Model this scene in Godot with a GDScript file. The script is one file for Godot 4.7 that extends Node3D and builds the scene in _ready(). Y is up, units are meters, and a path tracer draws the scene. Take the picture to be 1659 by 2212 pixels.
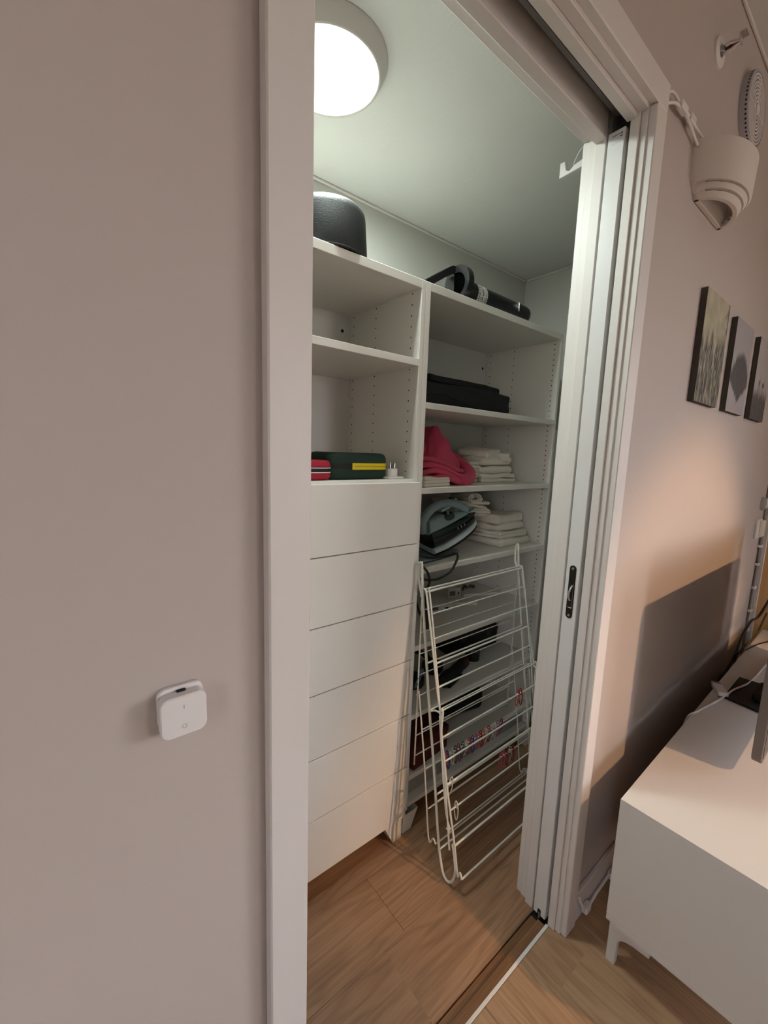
extends Node3D
# Walk-in closet seen through a pocket door, hall wall and TV bench at the right.
# Axes: x along the hall wall, y up, z out of the closet into the hall. Metres.

const CAM := Vector3(-0.914, 1.3582, 0.9642)
const CAM_R := Vector3(0.78278, 0.033062, 0.62142)
const CAM_U := Vector3(0.061873, 0.989505, -0.130584)
const CAM_F := Vector3(0.619215, -0.140668, -0.772519)
const FRONT := -0.018      # front of the closet cabinets' frames
const CB := -0.40          # inside face of their back panels
const SPOT_ANGLE := 19.5
const SPOT_ENERGY := 7.5
const WALL := 0.506        # hall face of the wall with the door

var mats := {}
var names := {}
var rng := RandomNumberGenerator.new()

func _ready():
	rng.seed = 7
	camera_and_light()
	materials()
	shell()
	door_frame()
	pocket_door()
	closet_lamp()
	drawer_unit()
	shelf_unit()
	things_on_top()
	things_in_drawer_unit()
	things_in_shelf_unit()
	drying_rack()
	hall_wall_things()
	bench_and_things()
	hall_rest()

func camera_and_light():
	var cam := Camera3D.new()
	cam.name = "camera"
	cam.transform = Transform3D(Basis(CAM_R, CAM_U, -CAM_F).orthonormalized(), CAM)
	cam.fov = 101.647
	cam.near = 0.02
	cam.far = 100.0
	add_child(cam)
	cam.current = true
	var we := WorldEnvironment.new()
	we.name = "world"
	var e := Environment.new()
	e.background_mode = Environment.BG_SKY
	var sky := Sky.new()
	var sm := ProceduralSkyMaterial.new()
	sm.sky_top_color = Color(0.84, 0.86, 0.92)
	sm.sky_horizon_color = Color(0.97, 0.955, 0.945)
	sm.ground_bottom_color = Color(0.50, 0.46, 0.43)
	sm.ground_horizon_color = Color(0.84, 0.80, 0.77)
	sm.energy_multiplier = 19.5
	sky.sky_material = sm
	e.sky = sky
	e.tonemap_mode = Environment.TONE_MAPPER_LINEAR
	e.tonemap_exposure = 1.0
	e.sdfgi_enabled = true
	e.ssao_enabled = true
	e.ssil_enabled = true
	we.environment = e
	add_child(we)

# ---------------------------------------------------------------- naming
func numbered(n: String) -> String:
	if not names.has(n):
		names[n] = 0
		return n
	names[n] += 1
	return "%s_%03d" % [n, names[n]]

func tag(o: Node3D, label: String, category: String, group := "", kind := "") -> Node3D:
	o.set_meta("label", label)
	o.set_meta("category", category)
	if group != "":
		o.set_meta("group", group)
	if kind != "":
		o.set_meta("kind", kind)
	return o

func thing(n: String, label: String, category: String, at := Vector3.ZERO, turn := 0.0, group := "", kind := "") -> Node3D:
	var o := Node3D.new()
	o.name = numbered(n)
	add_child(o)
	o.position = at
	o.rotation.y = turn
	tag(o, label, category, group, kind)
	return o

func part(n: String, mesh: Mesh, m: Material, parent: Node3D, at := Vector3.ZERO, rot := Vector3.ZERO) -> MeshInstance3D:
	var o := MeshInstance3D.new()
	o.name = n if parent != self else numbered(n)
	o.mesh = mesh
	o.material_override = m
	o.position = at
	o.rotation = rot
	parent.add_child(o, true)
	return o

func single(n: String, mesh: Mesh, m: Material, label: String, category: String, at := Vector3.ZERO, rot := Vector3.ZERO, group := "", kind := "") -> MeshInstance3D:
	var o := part(n, mesh, m, self, at, rot)
	tag(o, label, category, group, kind)
	return o

func struct(n: String, mesh: Mesh, m: Material, label: String, category: String, at := Vector3.ZERO) -> MeshInstance3D:
	return single(n, mesh, m, label, category, at, Vector3.ZERO, "", "structure")

# ---------------------------------------------------------------- mesh building
func new_st() -> SurfaceTool:
	var st := SurfaceTool.new()
	st.begin(Mesh.PRIMITIVE_TRIANGLES)
	return st

func tri(st: SurfaceTool, p: Array, n: Array, uv: Array = []):
	var g: Vector3 = (p[1] - p[0]).cross(p[2] - p[0])
	if g.length_squared() < 1e-20:
		return
	var s: Vector3 = n[0] + n[1] + n[2]
	var order := [0, 1, 2] if g.dot(s) < 0.0 else [0, 2, 1]
	for k in order:
		st.set_normal(n[k])
		st.set_uv(uv[k] if uv.size() == 3 else Vector2(p[k].x, p[k].z))
		st.add_vertex(p[k])

func quad(st: SurfaceTool, a: Vector3, b: Vector3, c: Vector3, d: Vector3, n: Vector3, uv: Array = []):
	if uv.size() == 4:
		tri(st, [a, b, c], [n, n, n], [uv[0], uv[1], uv[2]])
		tri(st, [a, c, d], [n, n, n], [uv[0], uv[2], uv[3]])
	else:
		tri(st, [a, b, c], [n, n, n])
		tri(st, [a, c, d], [n, n, n])

# box from lo to hi with chamfered edges, added to a SurfaceTool
func add_box(st: SurfaceTool, lo: Vector3, hi: Vector3, ch := 0.0015):
	var c := (lo + hi) * 0.5
	var h := (hi - lo) * 0.5
	var b: float = minf(ch, minf(h.x, minf(h.y, h.z)) * 0.6)
	var ax := [Vector3.RIGHT, Vector3.UP, Vector3.BACK]
	for i in 3:
		var j := (i + 1) % 3
		var k := (i + 2) % 3
		var a: Vector3 = ax[i]
		var u: Vector3 = ax[j]
		var v: Vector3 = ax[k]
		for s in [-1.0, 1.0]:
			var o: Vector3 = c + a * (s * h[i])
			var hu: Vector3 = u * (h[j] - b)
			var hv: Vector3 = v * (h[k] - b)
			quad(st, o - hu - hv, o + hu - hv, o + hu + hv, o - hu + hv, a * s)
			if b > 0.0:
				for t in [-1.0, 1.0]:
					# chamfer between face (i,s) and (j,t)
					var p1: Vector3 = c + a * (s * h[i]) + u * (t * (h[j] - b))
					var p2: Vector3 = c + a * (s * (h[i] - b)) + u * (t * h[j])
					quad(st, p1 - hv, p1 + hv, p2 + hv, p2 - hv, (a * s + u * t).normalized())
	if b > 0.0:
		for sx in [-1.0, 1.0]:
			for sy in [-1.0, 1.0]:
				for sz in [-1.0, 1.0]:
					var sg := Vector3(sx, sy, sz)
					var q := c + Vector3(sx * h.x, sy * h.y, sz * h.z)
					var n := sg.normalized()
					tri(st, [q - Vector3(0, sy * b, sz * b), q - Vector3(sx * b, 0, sz * b), q - Vector3(sx * b, sy * b, 0)], [n, n, n])

func box(lo: Vector3, hi: Vector3, ch := 0.0015) -> ArrayMesh:
	var st := new_st()
	add_box(st, lo, hi, ch)
	return st.commit()

func boxes(list: Array, ch := 0.0) -> ArrayMesh:
	var st := new_st()
	for b in list:
		add_box(st, b[0], b[1], ch)
	return st.commit()

# box with rounded edges and corners, centred, optionally bent by a callable
func rbox(size: Vector3, r: float, seg := 3, warp = null, fill := 0) -> ArrayMesh:
	var h := size * 0.5
	r = minf(r, minf(h.x, minf(h.y, h.z)) * 0.999)
	var st := new_st()
	var cs := []
	for k in seg + 1:
		cs.append([tan(-PI / 4 + PI / 4 * k / seg), -1.0])
	for k in fill:
		cs.append([0.0, -1.0 + 2.0 * (k + 1) / (fill + 1)])
	for k in seg + 1:
		cs.append([tan(PI / 4 * k / seg), 1.0])
	var ax := [Vector3.RIGHT, Vector3.UP, Vector3.BACK]
	for i in 3:
		var j := (i + 1) % 3
		var l := (i + 2) % 3
		for s in [-1.0, 1.0]:
			var grid := []
			var nor := []
			for p in cs:
				var row := []
				var nrow := []
				for q in cs:
					var d: Vector3 = (ax[i] * s + ax[j] * p[0] + ax[l] * q[0]).normalized()
					var core: Vector3 = ax[i] * (s * (h[i] - r)) + ax[j] * (p[1] * (h[j] - r)) + ax[l] * (q[1] * (h[l] - r))
					var at: Vector3 = core + d * r
					row.append(warp.call(at) if warp != null else at)
					nrow.append(d)
				grid.append(row)
				nor.append(nrow)
			if warp != null:
				nor = grid_normals(grid, nor)
			for a in cs.size() - 1:
				for b in cs.size() - 1:
					var uvs := []
					var ps := [grid[a][b], grid[a + 1][b], grid[a + 1][b + 1], grid[a][b + 1]]
					var ns := [nor[a][b], nor[a + 1][b], nor[a + 1][b + 1], nor[a][b + 1]]
					tri(st, [ps[0], ps[1], ps[2]], [ns[0], ns[1], ns[2]])
					tri(st, [ps[0], ps[2], ps[3]], [ns[0], ns[2], ns[3]])
	return st.commit()

func grid_normals(g: Array, hint: Array) -> Array:
	var out := []
	var R := g.size()
	for a in R:
		var row := []
		var C: int = g[a].size()
		for b in C:
			var du: Vector3 = g[mini(a + 1, R - 1)][b] - g[maxi(a - 1, 0)][b]
			var dv: Vector3 = g[a][mini(b + 1, C - 1)] - g[a][maxi(b - 1, 0)]
			var n := du.cross(dv)
			var hn: Vector3 = hint[a][b]
			if n.length() < 1e-12:
				row.append(hn)
				continue
			n = n.normalized()
			if n.dot(hn) < 0.0:
				n = -n
			# borders keep the hint so that faces meet smoothly
			if a == 0 or b == 0 or a == R - 1 or b == C - 1:
				n = hn
			row.append(n)
		out.append(row)
	return out

# polygon (x, y) extruded along z from z0 to z1, with smoothed sides where the outline is round
func prism(poly: PackedVector2Array, z0: float, z1: float, bevel := 0.0) -> ArrayMesh:
	var st := new_st()
	add_prism(st, poly, z0, z1, bevel)
	return st.commit()

func add_prism(st: SurfaceTool, poly_in: PackedVector2Array, z0: float, z1: float, bevel := 0.0):
	var poly := poly_in
	if Geometry2D.is_polygon_clockwise(poly):
		poly = poly.duplicate()
		poly.reverse()
	var n := poly.size()
	var en := []
	for i in n:
		var d := poly[(i + 1) % n] - poly[i]
		en.append(Vector2(d.y, -d.x).normalized())
	if en[0].dot(poly[0] - poly[2 % n]) < -1e9:
		pass
	var inner := poly
	if bevel > 0.0:
		inner = PackedVector2Array()
		for i in n:
			var m: Vector2 = (en[i] + en[(i + n - 1) % n])
			m = m / maxf(0.5, 1.0 + en[i].dot(en[(i + n - 1) % n]))
			inner.append(poly[i] - m * bevel)
	for i in n:
		var j := (i + 1) % n
		var e: Vector2 = en[i]
		var na: Vector2 = en[(i + n - 1) % n]
		var nb: Vector2 = en[j]
		na = (e + na).normalized() if e.dot(na) > 0.8 else e
		nb = (e + nb).normalized() if e.dot(nb) > 0.8 else e
		var a3 := Vector3(na.x, na.y, 0)
		var b3 := Vector3(nb.x, nb.y, 0)
		var p0 := Vector3(poly[i].x, poly[i].y, z0 + bevel)
		var p1 := Vector3(poly[j].x, poly[j].y, z0 + bevel)
		var p2 := Vector3(poly[j].x, poly[j].y, z1 - bevel)
		var p3 := Vector3(poly[i].x, poly[i].y, z1 - bevel)
		tri(st, [p0, p1, p2], [a3, b3, b3])
		tri(st, [p0, p2, p3], [a3, b3, a3])
		if bevel > 0.0:
			for s in [[z0, -1.0, p0, p1], [z1, 1.0, p3, p2]]:
				var q0 := Vector3(inner[i].x, inner[i].y, s[0])
				var q1 := Vector3(inner[j].x, inner[j].y, s[0])
				var nn := (Vector3(e.x, e.y, 0) + Vector3(0, 0, s[1])).normalized()
				quad(st, s[2], s[3], q1, q0, nn)
	var idx := Geometry2D.triangulate_polygon(inner)
	for k in range(0, idx.size(), 3):
		for s in [[z0, Vector3(0, 0, -1)], [z1, Vector3(0, 0, 1)]]:
			var ps := []
			for m in 3:
				var v := inner[idx[k + m]]
				ps.append(Vector3(v.x, v.y, s[0]))
			tri(st, ps, [s[1], s[1], s[1]], [Vector2(ps[0].x, -ps[0].y), Vector2(ps[1].x, -ps[1].y), Vector2(ps[2].x, -ps[2].y)])

# flat ring between two outlines of equal point count, extruded along z
func add_band(st: SurfaceTool, o: PackedVector2Array, q: PackedVector2Array, z0: float, z1: float):
	var n := o.size()
	for k in n:
		var l := (k + 1) % n
		for s in [[z0, -1.0], [z1, 1.0]]:
			var z: float = s[0]
			quad(st, Vector3(o[k].x, o[k].y, z), Vector3(o[l].x, o[l].y, z), Vector3(q[l].x, q[l].y, z), Vector3(q[k].x, q[k].y, z), Vector3(0, 0, s[1]))
		for e in [[o, 1.0], [q, -1.0]]:
			var a: Vector2 = e[0][k]
			var b: Vector2 = e[0][l]
			if a.distance_to(b) < 1e-6:
				continue
			var m := (o[k] + o[l]) * 0.5 - (q[k] + q[l]) * 0.5
			var nn := Vector2(b.y - a.y, a.x - b.x).normalized()
			if nn.dot(m) * e[1] < 0.0:
				nn = -nn
			quad(st, Vector3(a.x, a.y, z0), Vector3(b.x, b.y, z0), Vector3(b.x, b.y, z1), Vector3(a.x, a.y, z1), Vector3(nn.x, nn.y, 0))

# profile of (radius, height) turned about y
func lathe(profile: Array, seg := 32) -> ArrayMesh:
	var st := new_st()
	var np := profile.size()
	var nrm := []
	for i in np - 1:
		var d: Vector2 = profile[i + 1] - profile[i]
		nrm.append(Vector2(d.y, -d.x).normalized())
	for i in np - 1:
		var e: Vector2 = nrm[i]
		var na: Vector2 = e
		var nb: Vector2 = e
		if i > 0 and e.dot(nrm[i - 1]) > 0.7:
			na = (e + nrm[i - 1]).normalized()
		if i < np - 2 and e.dot(nrm[i + 1]) > 0.7:
			nb = (e + nrm[i + 1]).normalized()
		var a: Vector2 = profile[i]
		var b: Vector2 = profile[i + 1]
		for k in seg:
			var t0 := TAU * k / seg
			var t1 := TAU * (k + 1) / seg
			var c0 := Vector3(cos(t0), 0, sin(t0))
			var c1 := Vector3(cos(t1), 0, sin(t1))
			var p := [c0 * a.x + Vector3.UP * a.y, c1 * a.x + Vector3.UP * a.y, c1 * b.x + Vector3.UP * b.y, c0 * b.x + Vector3.UP * b.y]
			var n := [c0 * na.x + Vector3.UP * na.y, c1 * na.x + Vector3.UP * na.y, c1 * nb.x + Vector3.UP * nb.y, c0 * nb.x + Vector3.UP * nb.y]
			var u := [Vector2(float(k) / seg, float(i) / (np - 1)), Vector2(float(k + 1) / seg, float(i) / (np - 1)), Vector2(float(k + 1) / seg, float(i + 1) / (np - 1)), Vector2(float(k) / seg, float(i + 1) / (np - 1))]
			tri(st, [p[0], p[1], p[2]], [n[0], n[1], n[2]], [u[0], u[1], u[2]])
			tri(st, [p[0], p[2], p[3]], [n[0], n[2], n[3]], [u[0], u[2], u[3]])
	return st.commit()

func tube(pts: Array, r: float, sides := 8, closed := false, flat := 1.0) -> ArrayMesh:
	var st := new_st()
	add_tube(st, pts, r, sides, closed, flat)
	return st.commit()

func add_tube(st: SurfaceTool, pts: Array, r: float, sides := 8, closed := false, flat := 1.0):
	var n := pts.size()
	var up := Vector3.UP
	var rings := []
	var norms := []
	var tang := []
	for i in n:
		var a: Vector3 = pts[(i + n - 1) % n] if closed else pts[maxi(i - 1, 0)]
		var b: Vector3 = pts[(i + 1) % n] if closed else pts[mini(i + 1, n - 1)]
		tang.append((b - a).normalized())
	var u: Vector3 = tang[0].cross(up)
	if u.length() < 0.1:
		u = tang[0].cross(Vector3.RIGHT)
	u = u.normalized()
	for i in n:
		var t: Vector3 = tang[i]
		u = (u - t * u.dot(t)).normalized()
		var v := t.cross(u).normalized()
		var ring := []
		var nr := []
		for k in sides:
			var an := TAU * k / sides
			var d := u * cos(an) + v * sin(an) * flat
			ring.append(pts[i] + d * r)
			nr.append((u * cos(an) + v * sin(an)).normalized())
		rings.append(ring)
		norms.append(nr)
	var last := n if closed else n - 1
	for i in last:
		var j := (i + 1) % n
		for k in sides:
			var l := (k + 1) % sides
			tri(st, [rings[i][k], rings[i][l], rings[j][l]], [norms[i][k], norms[i][l], norms[j][l]])
			tri(st, [rings[i][k], rings[j][l], rings[j][k]], [norms[i][k], norms[j][l], norms[j][k]])
	if not closed:
		for e in [[0, -1.0], [n - 1, 1.0]]:
			var c: Vector3 = pts[e[0]]
			var nn: Vector3 = tang[e[0]] * e[1]
			for k in sides:
				tri(st, [c, rings[e[0]][k], rings[e[0]][(k + 1) % sides]], [nn, nn, nn])

# rings of points joined into a smooth skin; ends closed
func loft(rings: Array, wrap := true, caps := true) -> ArrayMesh:
	var st := new_st()
	var R := rings.size()
	var C: int = rings[0].size()
	var cen := []
	for ring in rings:
		var c := Vector3.ZERO
		for p in ring:
			c += p
		cen.append(c / C)
	var nor := []
	for i in R:
		var row := []
		for k in C:
			var du: Vector3 = rings[mini(i + 1, R - 1)][k] - rings[maxi(i - 1, 0)][k]
			var kb := (k + 1) % C if wrap else mini(k + 1, C - 1)
			var ka := (k + C - 1) % C if wrap else maxi(k - 1, 0)
			var dv: Vector3 = rings[i][kb] - rings[i][ka]
			var nn := du.cross(dv).normalized()
			var outv: Vector3 = rings[i][k] - cen[i]
			if nn.dot(outv) < 0.0:
				nn = -nn
			if nn.length() < 0.5:
				nn = outv.normalized()
			row.append(nn)
		nor.append(row)
	for i in R - 1:
		for k in (C if wrap else C - 1):
			var l := (k + 1) % C
			tri(st, [rings[i][k], rings[i][l], rings[i + 1][l]], [nor[i][k], nor[i][l], nor[i + 1][l]])
			tri(st, [rings[i][k], rings[i + 1][l], rings[i + 1][k]], [nor[i][k], nor[i + 1][l], nor[i + 1][k]])
	if caps:
		for e in [[0, 1], [R - 1, R - 2]]:
			var nn: Vector3 = (cen[e[0]] - cen[e[1]]).normalized()
			for k in C:
				tri(st, [cen[e[0]], rings[e[0]][k], rings[e[0]][(k + 1) % C]], [nn, nn, nn])
	return st.commit()

# Catmull-Rom through the points
func smooth(pts: Array, per := 6) -> Array:
	var out := []
	for i in pts.size() - 1:
		var p0: Vector3 = pts[maxi(i - 1, 0)]
		var p1: Vector3 = pts[i]
		var p2: Vector3 = pts[i + 1]
		var p3: Vector3 = pts[mini(i + 2, pts.size() - 1)]
		for k in per:
			var t := float(k) / per
			out.append(0.5 * ((2.0 * p1) + (p2 - p0) * t + (2.0 * p0 - 5.0 * p1 + 4.0 * p2 - p3) * t * t + (3.0 * p1 - p0 - 3.0 * p2 + p3) * t * t * t))
	out.append(pts[-1])
	return out

# rounded corner polygon
func round_poly(pts: Array, radii: Array, seg := 6) -> PackedVector2Array:
	var out := PackedVector2Array()
	var n := pts.size()
	for i in n:
		var p: Vector2 = pts[i]
		var r: float = radii[i % radii.size()]
		if r <= 0.0:
			out.append(p)
			continue
		var a: Vector2 = (pts[(i + n - 1) % n] - p).normalized()
		var b: Vector2 = (pts[(i + 1) % n] - p).normalized()
		var ang := acos(clampf(a.dot(b), -1, 1))
		var d := r / tan(ang * 0.5)
		var c := p + (a + b).normalized() * (r / sin(ang * 0.5))
		var s := (p + a * d) - c
		var e := (p + b * d) - c
		var sweep := s.angle_to(e)
		for k in seg + 1:
			out.append(c + s.rotated(sweep * k / seg))
	return out

func disc_poly(r: float, seg := 24, c := Vector2.ZERO) -> PackedVector2Array:
	var out := PackedVector2Array()
	for k in seg:
		out.append(c + Vector2(cos(TAU * k / seg), sin(TAU * k / seg)) * r)
	return out

# ---------------------------------------------------------------- materials
func mat(n: String, c: Color, rough := 0.6, metal := 0.0, spec := 0.5) -> StandardMaterial3D:
	if mats.has(n):
		return mats[n]
	var m := StandardMaterial3D.new()
	m.resource_name = n
	m.albedo_color = c
	m.roughness = rough
	m.metallic = metal
	m.metallic_specular = spec
	mats[n] = m
	return m

func bumpy(m: StandardMaterial3D, freq: float, depth: float, size := 256, tile := 1.0, oct := 3):
	var nt := NoiseTexture2D.new()
	var fn := FastNoiseLite.new()
	fn.seed = 11
	fn.frequency = freq
	fn.fractal_octaves = oct
	nt.noise = fn
	nt.width = size
	nt.height = size
	nt.seamless = true
	nt.as_normal_map = true
	nt.bump_strength = depth
	m.normal_enabled = true
	m.normal_texture = nt
	m.uv1_triplanar = true
	m.uv1_world_triplanar = true
	m.uv1_scale = Vector3.ONE * tile

func img_mat(n: String, im: Image, rough := 0.6) -> StandardMaterial3D:
	var m := mat(n, Color.WHITE, rough)
	m.albedo_texture = ImageTexture.create_from_image(im)
	return m

func wood_image(sd: int, base: Color, dark: Color, arch: float) -> Image:
	var W := 768
	var H := 160
	var im := Image.create(W, H, false, Image.FORMAT_RGB8)
	var n1 := FastNoiseLite.new()
	n1.seed = sd
	n1.frequency = 0.006
	n1.fractal_octaves = 3
	var n2 := FastNoiseLite.new()
	n2.seed = sd + 5
	n2.frequency = 0.06
	n2.fractal_octaves = 2
	var off := 0.5 + 0.25 * sin(sd * 2.1)
	for y in H:
		var v := float(y) / H - off
		for x in W:
			var u := float(x) / W
			var warp := n1.get_noise_2d(x * 0.55, y * 2.2)
			var ring: float = arch * v * v * 8.0 + u * 1.9 + warp * 0.95
			var g: float = 0.5 + 0.5 * sin(ring * TAU * 1.5)
			g = g * g
			var tone := n1.get_noise_2d(x * 0.2 + 900.0, y * 0.5)
			var fine := n2.get_noise_2d(x * 0.035, y * 2.2)
			var pore := n2.get_noise_2d(x * 0.12 + 300.0, y * 6.0)
			var t: float = clampf(0.30 + 0.30 * g + 0.26 * fine + 0.28 * tone + (0.10 if pore > 0.36 else 0.0), 0.0, 1.0)
			im.set_pixel(x, y, base.lerp(dark, t))
	return im

func materials():
	var w := mat("greige wall paint", Color(0.715, 0.670, 0.640), 0.85)
	bumpy(w, 0.05, 0.14, 256, 6.0)
	w = mat("closet wall paint", Color(0.77, 0.765, 0.74), 0.85)
	bumpy(w, 0.05, 0.14, 256, 6.0)
	w = mat("ceiling paint", Color(0.82, 0.82, 0.80), 0.9)
	bumpy(w, 0.04, 0.3, 256, 5.0)
	mat("white trim", Color(0.82, 0.795, 0.775), 0.45)
	mat("white laminate", Color(0.905, 0.89, 0.86), 0.42)
	mat("white door", Color(0.83, 0.82, 0.81), 0.4)
	mat("back panel", Color(0.88, 0.87, 0.85), 0.55)
	mat("hole", Color(0.06, 0.055, 0.05), 0.8)
	mat("white wire", Color(0.86, 0.85, 0.81), 0.32)
	mat("black plastic", Color(0.035, 0.035, 0.04), 0.35)
	mat("matt black", Color(0.03, 0.028, 0.03), 0.7)
	mat("black cable", Color(0.02, 0.02, 0.022), 0.45)
	mat("chrome", Color(0.85, 0.85, 0.86), 0.12, 1.0)
	mat("dark bronze", Color(0.16, 0.14, 0.12), 0.45, 0.6)
	mat("aluminium", Color(0.55, 0.54, 0.54), 0.35, 0.9)
	mat("steel dark", Color(0.30, 0.30, 0.31), 0.4, 0.8)
	mat("plastic white", Color(0.86, 0.84, 0.83), 0.35)
	mat("white bench", Color(0.80, 0.78, 0.76), 0.45)
	mat("sealant", Color(0.85, 0.83, 0.80), 0.5)
	for k in 4:
		img_mat("closet oak %d" % k, wood_image(20 + k * 3, Color(0.655, 0.505, 0.385), Color(0.46, 0.335, 0.24), [1.5, 0.5, 1.1, 0.25][k]), 0.5)
		img_mat("hall oak %d" % k, wood_image(50 + k * 3, Color(0.69, 0.555, 0.43), Color(0.51, 0.385, 0.28), [0.2, 0.45, 0.15, 0.6][k]), 0.5)
	img_mat("threshold oak", wood_image(91, Color(0.55, 0.40, 0.26), Color(0.37, 0.24, 0.14), 0.1), 0.5)
	img_mat("door oak", wood_image(75, Color(0.86, 0.68, 0.46), Color(0.74, 0.54, 0.33), 0.8), 0.45)

# ---------------------------------------------------------------- setting
func plank(length: float, width: float, u0: float) -> ArrayMesh:
	# along +x, top at y = 0, bevelled long edges
	var st := new_st()
	var b := 0.0012
	var t := 0.008
	var L := length
	var U := func(p: Vector3) -> Vector2: return Vector2(u0 + p.x / 1.28, p.z / width)
	var P := [Vector3(b, 0, b), Vector3(L - b, 0, b), Vector3(L - b, 0, width - b), Vector3(b, 0, width - b)]
	var Q := [Vector3(0.0002, -b, 0.0002), Vector3(L - 0.0002, -b, 0.0002), Vector3(L - 0.0002, -b, width - 0.0002), Vector3(0.0002, -b, width - 0.0002)]
	quad(st, P[0], P[1], P[2], P[3], Vector3.UP, [U.call(P[0]), U.call(P[1]), U.call(P[2]), U.call(P[3])])
	var ns := [Vector3(0, 1, -1), Vector3(1, 1, 0), Vector3(0, 1, 1), Vector3(-1, 1, 0)]
	for k in 4:
		var l := (k + 1) % 4
		quad(st, P[k], P[l], Q[l], Q[k], ns[k].normalized(), [U.call(P[k]), U.call(P[l]), U.call(Q[l]), U.call(Q[k])])
		var d := Vector3(0, -t, 0)
		var flat: Vector3 = Vector3(ns[k].x, 0, ns[k].z)
		quad(st, Q[k], Q[l], Q[l] + d, Q[k] + d, flat, [U.call(Q[k]), U.call(Q[l]), U.call(Q[l]), U.call(Q[k])])
	return st.commit()

func shell():
	# --- floors: a slab each, with every plank on it
	var fl := thing("floor", "warm oak laminate floor of the closet laid lengthways past the cabinets", "floor", Vector3.ZERO, 0, "", "structure")
	part("subfloor", boxes([[Vector3(-1.42, -0.12, -0.6), Vector3(1.3, -0.012, 0.43)]]), mat("hole", Color.BLACK), fl)
	var zrow := 0.4235
	var row := 0
	while zrow > -0.46:
		var wd := 0.19
		var z0: float = maxf(zrow - wd, -0.462)
		var xx: float = -1.38 - [0.55, 0.1, 0.8, 0.3, 0.6, 0.2][row % 6]
		var k := 0
		while xx < 1.16:
			var xa: float = maxf(xx, -1.38)
			var xb: float = minf(xx + 1.28, 1.158)
			if xb - xa > 0.02:
				part("plank", plank(xb - xa, zrow - z0, rng.randf()), mats["closet oak %d" % ((row * 3 + k) % 4)], fl, Vector3(xa, 0, z0))
			xx += 1.28
			k += 1
		zrow = z0
		row += 1
	var hf := thing("floor", "lighter oak laminate floor of the hall running away from the doorway", "floor", Vector3.ZERO, 0, "", "structure")
	part("subfloor", boxes([[Vector3(-2.8, -0.12, 0.43), Vector3(2.3, -0.012, 4.6)]]), mats["hole"], hf)
	var x := -2.62
	row = 0
	while x < 2.06:
		var wd: float = minf(0.19, 2.06 - x)
		var zz: float = 0.478 - [0.3, 0.9, 0.6, 0.05, 0.75][row % 5]
		var k := 0
		while zz < 4.4:
			var za: float = maxf(zz, 0.478)
			var zb: float = minf(zz + 1.28, 4.4)
			if zb - za > 0.02:
				part("plank", plank(zb - za, wd, rng.randf()), mats["hall oak %d" % ((row * 3 + k) % 4)], hf, Vector3(x + wd, 0, za), Vector3(0, -PI / 2, 0))
			zz += 1.28
			k += 1
		x += wd
		row += 1
	# --- threshold under the pocket door
	var th := thing("trim", "dark oak threshold strip with a groove between closet and hall floors", "threshold", Vector3.ZERO, 0, "", "structure")
	part("groove_strip", plank(0.80, 0.022, 0.1), mats["threshold oak"], th, Vector3(-0.66, -0.010, 0.424))
	part("edge_strip", plank(0.80, 0.022, 0.5), mats["threshold oak"], th, Vector3(-0.66, 0.0, 0.4465))
	part("white_joint", box(Vector3(-0.66, -0.006, 0.469), Vector3(0.146, 0.0015, 0.4775), 0.001), mats["sealant"], th)
	# --- closet
	struct("wall_back", boxes([[Vector3(-1.5, -0.1, -0.6), Vector3(1.3, 2.4, -0.461)]]), mats["closet wall paint"], "pale back wall of the closet above the cabinets", "wall")
	struct("wall_right", boxes([[Vector3(1.156, -0.1, -0.47), Vector3(1.3, 2.4, 0.38)]]), mats["closet wall paint"], "pale right end wall of the closet", "wall")
	struct("wall_left", boxes([[Vector3(-1.5, -0.1, -0.47), Vector3(-1.38, 2.4, 0.38)]]), mats["closet wall paint"], "pale left end wall of the closet behind the door casing", "wall")
	struct("ceiling", boxes([[Vector3(-1.5, 2.2998, -0.6), Vector3(1.3, 2.42, 0.40)]]), mats["ceiling paint"], "white closet ceiling with the round lamp", "ceiling")
	struct("trim", boxes([[Vector3(-1.38, 2.290, -0.461), Vector3(1.156, 2.2998, -0.451)]], 0.003), mats["white trim"], "thin white cove strip where back wall meets closet ceiling", "trim")
	struct("trim", boxes([[Vector3(1.146, 2.290, -0.451), Vector3(1.156, 2.2998, 0.374)]], 0.003), mats["white trim"], "thin white cove strip over the closet's right end wall", "trim")
	# --- hall wall with the door opening and the pocket for the leaf
	var hw := thing("wall_front", "greige painted hall wall around the closet doorway", "wall", Vector3.ZERO, 0, "", "structure")
	part("left_wall", boxes([[Vector3(-2.8, -0.1, 0.374), Vector3(-0.675, 2.75, WALL)]]), mats["greige wall paint"], hw)
	part("right_wall", boxes([[Vector3(0.17, -0.1, 0.481), Vector3(2.2, 2.75, WALL)]]), mats["greige wall paint"], hw)
	part("lintel", boxes([[Vector3(-0.675, 2.20, 0.374), Vector3(0.17, 2.75, 0.42)], [Vector3(-0.675, 2.14, 0.489), Vector3(0.17, 2.75, WALL)], [Vector3(-0.675, 2.24, 0.42), Vector3(0.17, 2.75, 0.489)], [Vector3(0.17, 2.24, 0.42), Vector3(2.2, 2.75, 0.481)]]), mats["greige wall paint"], hw)
	part("closet_skin", boxes([[Vector3(0.17, -0.1, 0.374), Vector3(2.2, 2.75, 0.4215)]]), mats["closet wall paint"], hw)
	# --- hall room
	struct("ceiling", boxes([[Vector3(-2.8, 2.625, 0.40), Vector3(2.3, 2.76, 4.6)]]), mats["ceiling paint"], "white hall ceiling at the top right corner", "ceiling")
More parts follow.
